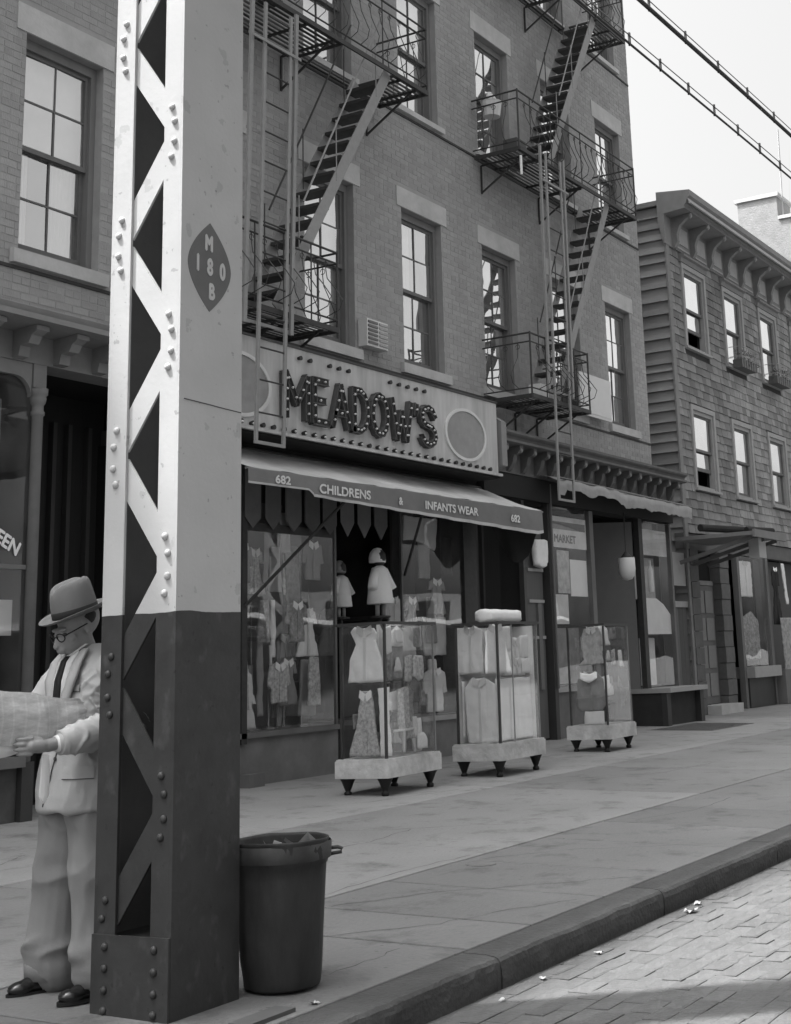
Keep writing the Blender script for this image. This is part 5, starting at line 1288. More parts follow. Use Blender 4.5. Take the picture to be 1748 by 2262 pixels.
MB().tube([(5.145, 3.868, .555), (5.175, 3.842, .556), (5.190, 3.828, .548), (5.186, 3.830, .534), (5.150, 3.862, .530)], .008, 8).build('handle', mat('band_steel', .055, .55, .4, 8, big=.4, bscale=4), tc_, True)
rt = random.Random(6)
rf = MB()
for k in range(26):
    a, r_ = rt.uniform(0, 6.28), rt.uniform(0, .15); c_ = Vector((5.0 + r_ * math.cos(a), 4.01 + r_ * math.sin(a), rt.uniform(.50, .565)))
    u_ = Vector((rt.uniform(-1, 1), rt.uniform(-1, 1), rt.uniform(-.5, .5))).normalized(); w_ = u_.cross(Vector((rt.uniform(-1, 1), rt.uniform(-1, 1), 1))).normalized(); h_ = u_.cross(w_) * .012
    s_ = rt.uniform(.03, .07)
    rf.add([c_ - u_ * s_ - w_ * s_ * .6, c_ + u_ * s_ - w_ * s_ * .5 + h_, c_ + u_ * s_ * .8 + w_ * s_ * .6 - h_, c_ - u_ * s_ + w_ * s_ * .5], [(0, 1, 2, 3)])
tag(rf.build('refuse', mat('refuse', .16, .9, .6, 14), tc_), kind='stuff')

# ------------------------------------------------------------------ glass show-cases on wheeled plinths
CASE_W = mat('case_wood', .05, .5, .2, 6); PLINTH = mat('plinth_paint', .50, .8, .28, 9, big=.3, bscale=3, bump=.5, bumps=16)
LEGM = mat('turned_leg', .015, .5, .2)
def show_case(x, y, w, d, rot, label, top=1.755, paper=None):
    z0 = gz(y)
    t = thing('show_case', (x, y, z0), label, 'show case', 'glass show-cases on the sidewalk')
    ca, sa = math.cos(rot), math.sin(rot)
    W = lambda a, b, c: (x + a * ca - b * sa, y + a * sa + b * ca, c)
    def bx(name, m, par, a0, a1, b0, b1, c0, c1):
        q = MB().box(a0, a1, b0, b1, c0, c1); q.v = [W(*p) for p in q.v]; return q.build(name, m, par)
    bx('plinth', PLINTH, t, 0, w, 0, d, .285, .445); bx('plinth_top', PLINTH, t, .01, w - .01, .01, d - .01, .446, .462)
    for a, b in ((.09, .09), (w - .09, .09), (.09, d - .09), (w - .09, d - .09)):
        MB().lathe([(.022, z0 + .0), (.036, z0 + .008), (.038, z0 + .035), (.024, z0 + .048), (.030, z0 + .06), (.046, z0 + .10), (.060, .25), (.072, .270), (.074, .284)], W(a, b, 0), 14).build('leg', LEGM, t, True)
    p = .035
    for a, b in ((p, p), (w - p - .016, p), (p, d - p - .03), (w - p - .03, d - p - .03)):
        s_ = .012 if b == p else .03
        bx('corner_post', CASE_W if b > p or a == p else mat('corner_metal', .25, .4), t, a, a + (.03 if a == p else s_), b, b + .02, .463, top - .03)
    for (a0, a1, b0, b1) in ((p - .02, w - p + .02, p - .02, p + .012), (p - .02, w - p + .02, d - p - .02, d - p + .02), (p - .02, p + .015, p + .0125, d - p - .0205), (w - p - .015, w - p + .02, p + .0125, d - p - .0205)):
        bx('top_rail', CASE_W, t, a0, a1, b0, b1, top - .028, top)
    bx('glass_top', GLASS_C, t, p + .016, w - p - .016, p + .013, d - p - .021, top - .016, top - .011)
    bx('glass_front', GLASS_C, t, p + .031, w - p - .017, p + .004, p + .008, .464, top - .03)
    bx('glass_side', GLASS_C, t, p + .006, p + .010, p + .021, d - p - .031, .464, top - .03)
    bx('glass_side', GLASS_C, t, w - p - .010, w - p - .006, p + .021, d - p - .031, .464, top - .03)
    bx('glass_shelf', GLASS_C, t, p + .03, w - p - .03, p + .03, d - p - .03, 1.16, 1.166)
    return t, W, (ca, sa)
def vec(rot, a): return (math.cos(rot + a), math.sin(rot + a), 0)
# near case: small dress, wrapped goods, stockings
r1 = .06
c1, W1, _ = show_case(11.40, 7.86, 1.05, .60, r1, 'near glass show-case with a small white dress in its upper half')
sx_ = vec(r1, R(90)); fx_ = vec(r1, 0)
PRINT = LACE
side = (-sx_[0], -sx_[1], 0)
IN = [('small_dress', WHITE, 'small white dress hung at the left of the near show-case', 'dress', [(-.05, 0), (.1, .0), (.13, -.05), (.12, -.12), (.18, -.3), (.21, -.52), (-.2, -.52), (-.17, -.3), (-.1, -.15), (-.16, -.03), (-.12, .02)], .08, W1(.09, .29, 1.70), side),
      ('draped_stockings', PALE, 'bundle of pale draped stockings behind the front glass of the near show-case', 'stockings', [(-.04, .1), (.05, .0), (.08, -.3), (.2, -.45), (.1, -.46), (-.02, -.36), (-.06, -.1)], .06, W1(.22, .2, 1.66), fx_),
      ('wrapped_bundle', mat('cellophane', .36, .4, .3, 9, spec=.6), 'rounded wrapped bundle in the upper right of the near show-case', 'bundle', [(-.2, .1), (.0, .2), (.2, .1), (.26, -.2), (.1, -.34), (-.15, -.34), (-.28, -.2)], .2, W1(.62, .26, 1.52), fx_),
      ('hanging_label', PALE, 'pale square label hung at the top right of the near show-case', 'label', [(-.06, 0), (.06, 0), (.06, -.14), (-.06, -.14)], .01, W1(.86, .2, 1.58), fx_),
      ('print_dress', PRINT, 'mottled print dress standing low at the left of the near show-case', 'dress', [(-.05, 0), (.06, 0), (.1, -.3), (.16, -.62), (-.2, -.62), (-.1, -.3)], .1, W1(.11, .30, 1.10), side),
      ('long_slip', WHITE, 'long narrow white slip at the near corner of the show-case', 'slip', [(-.05, .02), (.07, .03), (.06, -.2), (.09, -.62), (-.03, -.62), (-.03, -.2)], .07, W1(.12, .12, 1.10), (.8, -.6, 0)),
      ('folded_lace', LACE, 'folded lace cloth leaning low behind the front glass of the near show-case', 'cloth', [(-.1, .1), (.1, .12), (.14, -.3), (-.1, -.3)], .03, W1(.50, .12, 1.0), fx_),
      ('ruffled_bonnet', WHITE, 'white ruffled bonnet high at the front of the near show-case', 'bonnet', [(-.1, 0), (0, .06), (.1, 0), (.12, -.14), (-.12, -.14)], .03, W1(.45, .14, 1.66), fx_),
      ('lace_bib', LACE, 'lace bib at the right front of the near show-case', 'bib', [(-.09, 0), (.09, 0), (.11, -.2), (0, -.26), (-.11, -.2)], .03, W1(.84, .13, 1.42), fx_),
      ('white_bootees', WHITE, 'white bootees low at the right corner of the near show-case', 'bootees', [(-.1, 0), (.02, .02), (.1, -.06), (.1, -.14), (-.1, -.14)], .03, W1(.88, .12, .64), fx_),
      ('dark_bolster', DARKC, 'dark rolled cloth in the middle of the near show-case', 'cloth', [(-.1, 0), (.1, .05), (.12, -.35), (-.08, -.35)], .12, W1(.32, .32, 1.05), fx_),
      ('striped_knitwear', mat('striped_knit', .42, .9, .5, 13, stretch=(1, 1, 3)), 'striped pale knitwear folded low at the right of the near show-case', 'knitwear', [(-.2, .05), (-.05, .1), (.1, .22), (.2, .1), (.2, -.3), (-.05, -.38), (-.22, -.2)], .14, W1(.72, .25, .94), fx_),
      ('upright_socks', PALE, 'pair of pale socks upright at the right of the near show-case', 'socks', [(-.03, 0), (.05, 0), (.07, -.25), (.16, -.34), (.0, -.35), (-.06, -.2)], .05, W1(.78, .16, .82), fx_),
      ('glass_rod_stand', mat('rod', .6, .3, .05), 'pale display rods low inside the near show-case front', 'stand', [(-.2, 0), (.2, 0), (.2, -.03), (.02, -.03), (.02, -.24), (-.02, -.24), (-.02, -.03), (-.2, -.03)], .02, W1(.48, .1, .72), fx_)]
r2 = .03
c2_, W2, _ = show_case(13.36, 7.73, 1.04, .62, r2, 'middle glass show-case packed with white shirts')
fx2 = vec(r2, 0); s2 = vec(r2, R(90)); s2 = (-s2[0], -s2[1], 0)
IN += [('boxed_shirt', WHITE, 'white shirt filling the upper left side of the middle show-case', 'shirt', [(-.15, -.02), (-.06, .02), (0, -.01), (.06, .02), (.15, -.03), (.16, -.5), (-.17, -.5)], .08, W2(.09, .40, 1.70), s2),
       ('corner_shirt', WHITE, 'white shirt at the near upper corner of the middle show-case', 'shirt', [(-.12, -.05), (-.02, .03), (.1, -.02), (.15, -.3), (.2, -.5), (-.13, -.5)], .08, W2(.14, .12, 1.70), (.85, -.5, 0)),
       ('folded_shirt', WHITE, 'folded white shirt, upper of two at the right of the middle show-case', 'shirt', [(-.2, 0), (.2, .0), (.22, -.22), (-.18, -.22)], .1, W2(.66, .16, 1.58), fx2),
       ('folded_shirt', WHITE, 'folded white shirt, lower of two at the right of the middle show-case', 'shirt', [(-.2, 0), (.22, 0), (.22, -.19), (-.19, -.19)], .1, W2(.67, .15, 1.355), fx2),
       ('collared_shirt', WHITE, 'white collared shirt leaning low at the left side of the middle show-case', 'shirt', [(-.2, -.1), (-.1, .03), (.08, .02), (.2, -.05), (.2, -.66), (-.16, -.66)], .09, W2(.09, .30, 1.13), s2),
       ('pillow_case', WHITE, 'large white pillow case filling the lower front of the middle show-case', 'pillow case', [(-.42, 0), (.40, .0), (.41, -.66), (-.38, -.66)], .10, W2(.54, .12, 1.14), fx2),
       ('rolled_blanket', PALE, 'pale rolled blanket lying on top of the middle show-case', 'blanket', [(-.4, .0), (.38, .0), (.42, -.06), (.42, -.14), (-.4, -.14)], .2, W2(.58, .3, 1.90), fx2)]
r3 = .04
c3_, W3, _ = show_case(16.72, 8.06, .90, .62, r3, 'farthest glass show-case with a child coat, before the second shop')
fx3 = vec(r3, 0); s3 = vec(r3, R(90)); s3 = (-s3[0], -s3[1], 0)
IN += [('child_suit', mat('print_suit', .55, .9, .4, 18), 'pale printed child suit in the upper left of the farthest show-case', 'suit', [(-.1, 0), (.1, .02), (.15, -.1), (.12, -.3), (.16, -.46), (-.22, -.48), (-.12, -.4), (-.14, -.1)], .1, W3(.10, .24, 1.70), s3),
       ('collared_coat', GREYC, 'grey child coat with white collar low in the farthest show-case', 'coat', [(-.09, 0), (.09, 0), (.18, -.1), (.22, -.4), (.14, -.5), (-.16, -.5), (-.22, -.42), (-.18, -.1)], .12, W3(.09, .28, 1.14), s3),
       ('white_collar', WHITE, 'white collar on the grey coat in the farthest show-case', 'collar', [(-.12, .0), (0, -.03), (.12, .0), (.12, -.08), (0, -.14), (-.13, -.08)], .05, W3(.03, .28, 1.14), s3),
       ('coat_lining', WHITE, 'white folded cloth under the coat in the farthest show-case', 'cloth', [(-.13, 0), (.14, 0), (.14, -.17), (-.15, -.17)], .1, W3(.09, .25, .64), s3),
       ('white_carton', mat('carton', .68, .8, .05), 'white carton on the upper shelf of the farthest show-case', 'carton', [(-.2, 0), (.2, .02), (.2, -.24), (-.2, -.26)], .14, W3(.55, .35, 1.72), fx3),
       ('dark_bag', DARKC, 'dark bag low at the right of the farthest show-case', 'bag', [(-.1, 0), (.1, .05), (.14, -.2), (-.12, -.2)], .14, W3(.42, .2, .70), fx3),
       ('pale_bonnets', PALE, 'pale bonnets at mid height of the farthest show-case', 'bonnets', [(-.25, 0), (-.1, .08), (.1, .02), (.16, .1), (.2, -.12), (-.2, -.14)], .1, W3(.45, .2, .95), fx3)]
TICK = [(-.025, 0), (.025, 0), (.025, -.035), (-.025, -.035)]
HANK = [(-.07, 0), (.07, .01), (.08, -.13), (-.06, -.14)]
VEST = [(-.07, 0), (-.03, -.04), (.03, -.04), (.07, 0), (.09, -.3), (-.09, -.3)]
rk = random.Random(8)
for k_, (a_, b_, z_, w_, h_) in enumerate(((.42, .13, 1.70, .10, .26), (.42, .12, 1.42, .11, .25), (.86, .14, 1.60, .10, .24), (.87, .13, 1.34, .10, .16), (.22, .5, 1.70, .12, .5), (.20, .52, 1.13, .12, .6))):
    IN.append(('packed_linen', WHITE, ['upper left white linen bundle behind the front glass of the middle show-case', 'lower left white linen bundle behind the front glass of the middle show-case', 'upper right white linen bundle behind the front glass of the middle show-case', 'lower right white linen bundle behind the front glass of the middle show-case', 'white linen at the upper back of the middle show-case', 'white linen at the lower back of the middle show-case'][k_], 'linen', [(-w_, 0), (w_, .01), (w_ * 1.05, -h_), (-w_, -h_)], .02, W2(a_, b_, z_), fx2))
for (W_, ax_, nm2, wd2, n2) in ((W1, fx_, 'near', 1.05, 16), (W3, fx3, 'farthest', .9, 12)):
    pos = {}
    for k_ in range(n2):
        col, row_ = k_ % 4, k_ // 4; a_ = .22 + col * (wd2 - .34) / 3.2; z_ = 1.70 - row_ * .29 - (.05 if row_ > 1 else 0)
        w_, h_ = rk.uniform(.05, .10), rk.uniform(.14, .24)
        ol_ = [[(-w_, 0), (w_, .02), (w_ * 1.2, -h_), (0, -h_ * 1.1), (-w_ * 1.1, -h_)], [(-w_ * .5, 0), (w_ * .5, 0), (w_ * .7, -h_ * .7), (w_ * 1.4, -h_), (-w_ * .2, -h_), (-w_ * .6, -h_ * .6)], [(-w_ * .3, 0), (w_ * .3, 0), (w_ * 1.2, -h_), (-w_ * 1.2, -h_)]][k_ % 3]
        m_ = (WHITE, LACE, PALE, LACE2, GREYC, WHITE)[(k_ * 5 + row_) % 6]; ct_ = ('napkin', 'stocking', 'bib')[k_ % 3]
        IN.append(('pinned_' + ct_, m_, ct_ + ' pinned in row ' + ['one', 'two', 'three', 'four'][row_] + ', column ' + ['one', 'two', 'three', 'four'][col] + ' behind the front glass of the ' + nm2 + ' show-case', ct_, ol_, .014, W_(a_, rk.uniform(.10, .22), z_), ax_))
for (W_, ax_, sx2, nm2, wd2, dp2, mats2) in ((W1, fx_, side, 'near', 1.05, .6, (WHITE, LACE2, LACE, PALE)), (W2, fx2, s2, 'middle', 1.04, .62, (WHITE, WHITE, PALE, WHITE)), (W3, fx3, s3, 'farthest', .9, .62, (PALE, GREYC, WHITE, PRINT))):
    for k_ in range(10):
        a_ = .16 + (k_ % 5) * (wd2 - .3) / 4.2; zz = 1.62 if k_ < 5 else .98
        ol_, ct_ = ((HANK, 'kerchief'), (VEST, 'vest'), (TICK, 'ticket'), (HANK, 'kerchief'), (VEST, 'vest'))[k_ % 5]
        IN.append(('small_' + ct_, mats2[k_ % 4] if ct_ != 'ticket' else WHITE, ('upper' if k_ < 5 else 'lower') + ' ' + ct_ + ' in the ' + nm2 + ' show-case, ' + ['at the left end', 'left of centre', 'in the middle', 'right of centre', 'at the right end'][k_ % 5], ct_, sc(ol_, rk.uniform(.9, 1.25)), .012, W_(a_, dp2 * (.62 + .12 * (k_ % 2)), zz - rk.uniform(0, .12)), ax_))
for i, (nm, m_, lb, ct, ol, t_, c_, ax_) in enumerate(IN): hang(nm, m_, lb, ct, ol, t_, c_, ax=ax_, group='goods in the show-cases', wob=.010, seed=i + 60)
for nm_, (a0, a1, b0, b1) in (('back_lining', (.07, .97, .555, .565)), ('side_lining', (.955, .965, .07, .55))):
    q = MB().box(a0, a1, b0, b1, .465, 1.71); q.v = [W2(*p) for p in q.v]; q.build(nm_, WHITE, c2_)
MB().tube([(*W2(.34, .02, .463)[:2], .463), (*W2(.34, .02, 1.72)[:2], 1.72)], .008, 6).build('corner_metal', mat('corner_metal', .25, .4), c2_)
# ------------------------------------------------------------------ the man reading a newspaper
MO = Vector((4.625, 4.765, gz(4.76)))
FW = Vector((-.975, .22, 0)).normalized(); LF = Vector((-FW.y, FW.x, 0))      # forward, his left (towards the street)
def H(f, l, u): return MO + FW * f + LF * l + Vector((0, 0, u))
def capsule(m_, p, q, r0, r1, n=18, k=5):
    p, q = Vector(p), Vector(q); a = (q - p).normalized(); pts = []; rs = []
    for i in range(k + 1):
        t = R(90 * (1 - i / k)); pts.append(p - a * r0 * math.sin(t)); rs.append(max(r0 * math.cos(t), .0006))
    for i in range(k + 1):
        t = R(90 * i / k); pts.append(q + a * r1 * math.sin(t)); rs.append(max(r1 * math.cos(t), .0006))
    m_.tube(pts, rs, n)
def chain(m_, pts, rs):
    for i in range(len(pts) - 1): capsule(m_, pts[i], pts[i + 1], rs[i], rs[i + 1])
def ellip(m_, c, rf, rl, ru, tilt=0.0, n=20):
    """ellipsoid with radii along forward, left, up; tilted forward"""
    vs_ = []; fs_ = []; k = 12; ct, st = math.cos(tilt), math.sin(tilt)
    for i in range(k + 1):
        a = math.pi * i / k
        for j in range(n):
            b = 2 * math.pi * j / n
            f, l, u = rf * math.sin(a) * math.cos(b), rl * math.sin(a) * math.sin(b), ru * math.cos(a)
            f, u = f * ct + u * st, u * ct - f * st
            vs_.append(Vector(c) + FW * f + LF * l + Vector((0, 0, u)))
    for i in range(k):
        for j in range(n): fs_.append((i * n + j, i * n + (j + 1) % n, (i + 1) * n + (j + 1) % n, (i + 1) * n + j))
    m_.add(vs_, fs_)
def ridge(p, a, b, c, o_=0.0):
    return 1.0 - 2.2 * abs(noise.noise((p.x * a + o_, p.y * b + o_, p.z * c + o_ * 2)))
def across(p, a, b, n, seed):
    """folds running round a limb between a and b"""
    a, b = Vector(a), Vector(b); d = b - a; t = (p - a).dot(d) / d.length_squared
    r = (p - a - d * t).length
    if not -.1 < t < 1.1 or r > .16: return 0.0
    k = t * n + 1.6 * noise.noise((p.x * 9 + seed, p.y * 9, p.z * 9))
    return max(0.0, math.sin(k * 2 * math.pi)) ** 2 * (1 - abs(t - .5) * 1.4) * (.5 + noise.noise((p.x * 12, p.y * 12 + seed, p.z * 12)))
def jacket_folds(p):
    z = p.z - MO.z
    w = .009 * ridge(p, 7, 7, 4.5, 3) + .003 * ridge(p, 18, 18, 11, 6)
    w += .034 * across(p, H(-.06, .222, 1.16), H(.02, .21, 1.06), 3.2, 2)      # elbow
    w += .022 * across(p, H(.0, .225, 1.07), H(.235, .212, 1.04), 4.0, 7)       # forearm
    w += .022 * across(p, H(-.005, .18, 1.33), H(-.05, .215, 1.12), 2.5, 11)
    q2 = (p - H(.10, .12, 1.24)).length                       # pull from the armpit across the chest
    w += .012 * ridge(p, 10, 10, 14, 5) * math.exp(-(q2 / .14) ** 2)
    if z < 1.0: w += .015 * ridge(p, 6, 6, 1.8, 12) * min(1, (1.0 - z) / .15)
    return w
def trouser_folds(p):
    z = p.z - MO.z
    rel = p - MO; l = rel.dot(LF); s_ = 1 if l > 0 else -1
    cl = s_ * (.095 + (.08 if s_ > 0 else .06) * max(0, min(1, (.78 - z) / .63))); cf = .015 if s_ > 0 else .035
    v = Vector((rel.dot(FW) - cf, l - cl)); c_ = v.x / max(v.length, 1e-4)
    w = .016 * max(0.0, c_) ** 9 * min(1, max(0, (z - .1) / .1)) * min(1, max(0, (.66 - z) / .1))               # pressed crease
    w += .017 * ridge(p, 6.5, 6.5, 1.3, 2) + .0035 * ridge(p, 15, 15, 5, 9)
    w += .018 * ridge(p, 6, 6, 10, 4) * math.exp(-((z - .18) / .055) ** 2)      # break over the shoes
    w += .014 * ridge(p, 7, 7, 7, 8) * math.exp(-((z - .48) / .08) ** 2)     # behind the knees
    w += .016 * ridge(p, 8, 8, 8, 6) * math.exp(-((z - .72) / .07) ** 2)
    return w
def remeshed(m_, name, voxel, smooth, mt, parent, amp=None):
    o_ = m_.build(name, mt, None)
    md = o_.modifiers.new('r', 'REMESH'); md.mode = 'VOXEL'; md.voxel_size = voxel
    sm = o_.modifiers.new('s', 'SMOOTH'); sm.iterations = smooth; sm.factor = .5
    bpy.context.view_layer.update()
    me = bpy.data.meshes.new_from_object(o_.evaluated_get(bpy.context.evaluated_depsgraph_get()))
    bpy.data.objects.remove(o_)
    if amp:
        nn = [v.normal.copy() for v in me.vertices]
        for v, n_ in zip(me.vertices, nn):
            p = v.co
            v.co = p + n_ * amp(p)
    for p in me.polygons: p.use_smooth = True
    me.materials.clear()
    return link(name, me, mt, parent)
man = thing('person', tuple(MO), 'person in a pale suit and fedora reading a newspaper behind the steel column', 'person')
SKIN = mat('skin', .25, .55, .06, 14, bump=.06, bumps=60)
SUIT = mat('suit_cloth', .38, .95, .06, 9, big=.05, bscale=5, bump=.07, bumps=120)
TROU = mat('trouser_cloth', .21, .95, .07, 9, big=.05, bscale=5, bump=.07, bumps=120)
# bare body: one continuous skin under the clothes
b = MB()
hd = H(.10, .02, 1.515)                                  # middle of the head, bowed forward
T_ = R(30)
ellip(b, hd + FW * -.012 + Vector((0, 0, .035)), .098, .076, .092, T_)
ellip(b, hd + FW * .030 + Vector((0, 0, -.055)), .062, .056, .070, T_)          # jaw and cheeks
ellip(b, hd + FW * .062 + Vector((0, 0, -.100)), .024, .026, .022, T_)          # chin
def face(f, l, u):                                       # a point in the bowed head's own frame
    return hd + FW * (f * math.cos(T_) + u * math.sin(T_)) + LF * l + Vector((0, 0, u * math.cos(T_) - f * math.sin(T_)))
capsule(b, face(.088, 0, .012), face(.122, 0, -.032), .009, .0135)              # nose
for s_ in (-1, 1):
    ellip(b, face(.106, s_ * .012, -.036), .011, .008, .008)
    ellip(b, face(.078, s_ * .032, .024), .013, .022, .008, T_)                 # brow
    ellip(b, face(.058, s_ * .044, -.026), .022, .018, .016, T_)                # cheekbone
    ellip(b, face(-.005, s_ * .079, -.010), .021, .009, .034, T_)               # ear
    ellip(b, face(.004, s_ * .083, -.030), .010, .007, .012, T_)
ellip(b, face(.086, 0, -.060), .012, .024, .006, T_); ellip(b, face(.082, 0, -.074), .013, .021, .007, T_)   # lips
chain(b, [H(.02, 0, 1.34), H(.065, .01, 1.44), hd + FW * -.005 + Vector((0, 0, -.03))], [.062, .056, .060])   # neck
chain(b, [H(.0, 0, .86), H(.0, 0, 1.05), H(.0, 0, 1.28)], [.125, .13, .13])
for s_ in (-1, 1): capsule(b, H(0, 0, 1.30), H(0, s_ * .15, 1.33), .08, .06)
ls, le, lw = H(.0, .185, 1.335), H(-.055, .215, 1.095), H(.325, .208, 1.022)      # left shoulder, elbow, wrist
rs_, re_, rw_ = H(.0, -.185, 1.335), H(.16, -.235, 1.12), H(.42, -.16, 1.13)
chain(b, [ls, le, lw], [.045, .036, .027]); chain(b, [rs_, re_, rw_], [.045, .036, .027])
for s_ in (-1, 1): chain(b, [H(0, s_ * .085, .86), H(.01, s_ * .11, .48), H(0, s_ * .14, .09)], [.075, .052, .036])
def hand(wrist, d, curl, side):
    """palm, four bent fingers of unequal length, thumb from the palm's side"""
    d = Vector(d).normalized(); up = Vector((0, 0, 1)); sd = d.cross(up).normalized() * side; dn = sd.cross(d).normalized()
    if dn.z > 0: dn = -dn
    palm = wrist + d * .045
    chain(b, [wrist, wrist + d * .03, palm + d * .025], [.024, .029, .026])
    for i, (o_, ln) in enumerate(((-.032, .066), (-.011, .076), (.0105, .072), (.031, .058))):
        r0 = palm + d * .028 + up * (-o_ * .95) + sd * .004
        k1 = r0 + d * ln * .45 + sd * -.004
        k2 = k1 + (d * math.cos(curl) + -sd * math.sin(curl) * .9).normalized() * ln * .34
        k3 = k2 + (d * math.cos(curl * 1.9) - sd * math.sin(curl * 1.9)).normalized() * ln * .27
        chain(b, [r0, k1, k2, k3], [.0085, .0080, .0074, .0062])
    th = wrist + d * .03 + up * .024
    chain(b, [th, th + d * .03 + up * .014 - sd * .012, th + d * .056 + up * .008 - sd * .022], [.012, .0105, .008])
hand(lw, FW * 1.0 + LF * .0 + Vector((0, 0, .02)), .8, -1)
hand(rw_, FW * 1.0 + LF * .15, .9, 1)
remeshed(b, 'body', .0045, 3, SKIN, man)
# suit jacket
j = MB()
def loft(m_, rings, n=36):
    vs_ = []; fs_ = []
    for (u, rf, rl, of, ol) in rings:
        for q in range(n):
            a = 2 * math.pi * q / n; ca, sa = math.cos(a), math.sin(a)
            e = .8
            vs_.append(H(of + rf * math.copysign(abs(ca) ** e, ca), ol + rl * math.copysign(abs(sa) ** e, sa), u))
    for i in range(len(rings) - 1):
        for q in range(n): fs_.append((i * n + q, i * n + (q + 1) % n, (i + 1) * n + (q + 1) % n, (i + 1) * n + q))
    fs_ += [tuple(range(n))[::-1], tuple((len(rings) - 1) * n + q for q in range(n))]
    m_.add(vs_, fs_)
loft(j, [(.745, .155, .215, .02, 0), (.80, .158, .215, .02, 0), (.95, .15, .205, .015, 0), (1.08, .145, .20, .005, 0), (1.20, .15, .205, 0, 0), (1.30, .135, .20, -.005, 0), (1.36, .11, .165, -.005, 0), (1.395, .085, .115, .0, 0), (1.42, .07, .08, .012, 0), (1.43, .06, .07, .014, 0)])
chain(j, [H(-.005, .18, 1.325), H(-.06, .222, 1.095), H(.08, .222, 1.065), H(.235, .212, 1.035)], [.080, .075, .066, .050])
chain(j, [H(-.005, -.18, 1.325), H(.15, -.235, 1.125), H(.36, -.175, 1.13)], [.080, .070, .055])
jk = remeshed(j, 'jacket', .006, 4, SUIT, man, jacket_folds)
MB().tube([H(.235, .212, 1.034), H(.290, .209, 1.026)], [.036, .035], 18).build('shirt_cuff', mat('shirt', .66, .9, .04), man, True)
MB().tube([H(.222, .2125, 1.037), H(.228, .212, 1.036), H(.272, .210, 1.030), H(.274, .210, 1.0298)], [.046, .0515, .052, .046], 22).build('sleeve_cuff', SUIT, jk, True)
# lapels, shirt front, tie, pocket flap lie proud of the jacket
def strip(pts, w, th, m_, name, par, side=None):
    q = MB(); P0 = [Vector(p) for p in pts]; ww0 = w if isinstance(w, (list, tuple)) else [w] * len(P0); P = []; w = []
    for i in range(len(P0) - 1):
        for u in range(4):
            t = u / 4; P.append(P0[i].lerp(P0[i + 1], t)); w.append(ww0[i] + (ww0[i + 1] - ww0[i]) * t)
    P.append(P0[-1]); w.append(ww0[-1])
    vs_ = []; fs_ = []
    ww = w if isinstance(w, (list, tuple)) else [w] * len(P)
    sv = side or LF
    for p, a in zip(P, ww):
        for s_ in (-.5, 0, .5): vs_.append(p + sv * a * s_ + FW * (th * (1 - abs(s_) * .8)))
    n_ = len(P)
    for i in range(n_ - 1):
        for k in range(2): fs_.append((i * 3 + k, (i + 1) * 3 + k, (i + 1) * 3 + k + 1, i * 3 + k + 1))
    back = [v - FW * .012 for v in vs_]
    q.add(vs_ + back, fs_ + [tuple(x + 3 * n_ for x in f[::-1]) for f in fs_] + [(i * 3, 3 * n_ + i * 3, 3 * n_ + (i + 1) * 3, (i + 1) * 3) for i in range(n_ - 1)] + [((i + 1) * 3 + 2, 3 * n_ + (i + 1) * 3 + 2, 3 * n_ + i * 3 + 2, i * 3 + 2) for i in range(n_ - 1)] + [(0, 1, 2, 3 * n_ + 2, 3 * n_ + 1, 3 * n_), tuple(range(3 * n_ - 3, 3 * n_)) + tuple(range(6 * n_ - 1, 6 * n_ - 4, -1))])
    return q.build(name, m_, par, True)
strip([H(.105, .012, 1.405), H(.138, .010, 1.36), H(.160, .006, 1.28), H(.163, .0, 1.18), H(.158, 0, 1.10)], [.10, .11, .10, .075, .03], .006, mat('shirt', .66, .9, .04), 'shirt_front', man)
strip([H(.118, .012, 1.395), H(.146, .010, 1.365), H(.170, .006, 1.28), H(.173, .0, 1.17), H(.168, 0, 1.09)], [.030, .034, .042, .05, .05], .007, mat('necktie', .012, .6), 'necktie', man)
for s_ in (-1, 1):
    strip([H(.085, s_ * .075, 1.415), H(.128, s_ * .085, 1.36), H(.156, s_ * .080, 1.28), H(.166, s_ * .052, 1.18), H(.166, s_ * .02, 1.08)], [.045, .07, .075, .055, .02], .008, SUIT, 'lapel', jk)
    strip([H(.075, s_ * .055, 1.435), H(.115, s_ * .040, 1.405), H(.132, s_ * .018, 1.385)], [.035, .04, .02], .006, mat('shirt', .66, .9, .04), 'shirt_collar', man)
from mathutils.bvhtree import BVHTree
def bvh(o_): return BVHTree.FromPolygons([v.co.copy() for v in o_.data.vertices], [tuple(p.vertices) for p in o_.data.polygons])
JB = bvh(jk)
def on_jacket(deg, u, lift=.002):
    d = FW * math.cos(R(deg)) + LF * math.sin(R(deg))
    h = JB.ray_cast(H(.01, 0, u) + d * .8, -d)
    return (h[0] + h[1] * lift) if h[0] is not None else H(.01, 0, u) + d * .17
SEAM = mat('seam_shadow', .10, .95)
MB().tube([on_jacket(14 - 26 * t, 1.09 - .33 * t) for t in np.linspace(0, 1, 24)], .0028, 6).build('front_edge', SEAM, jk)
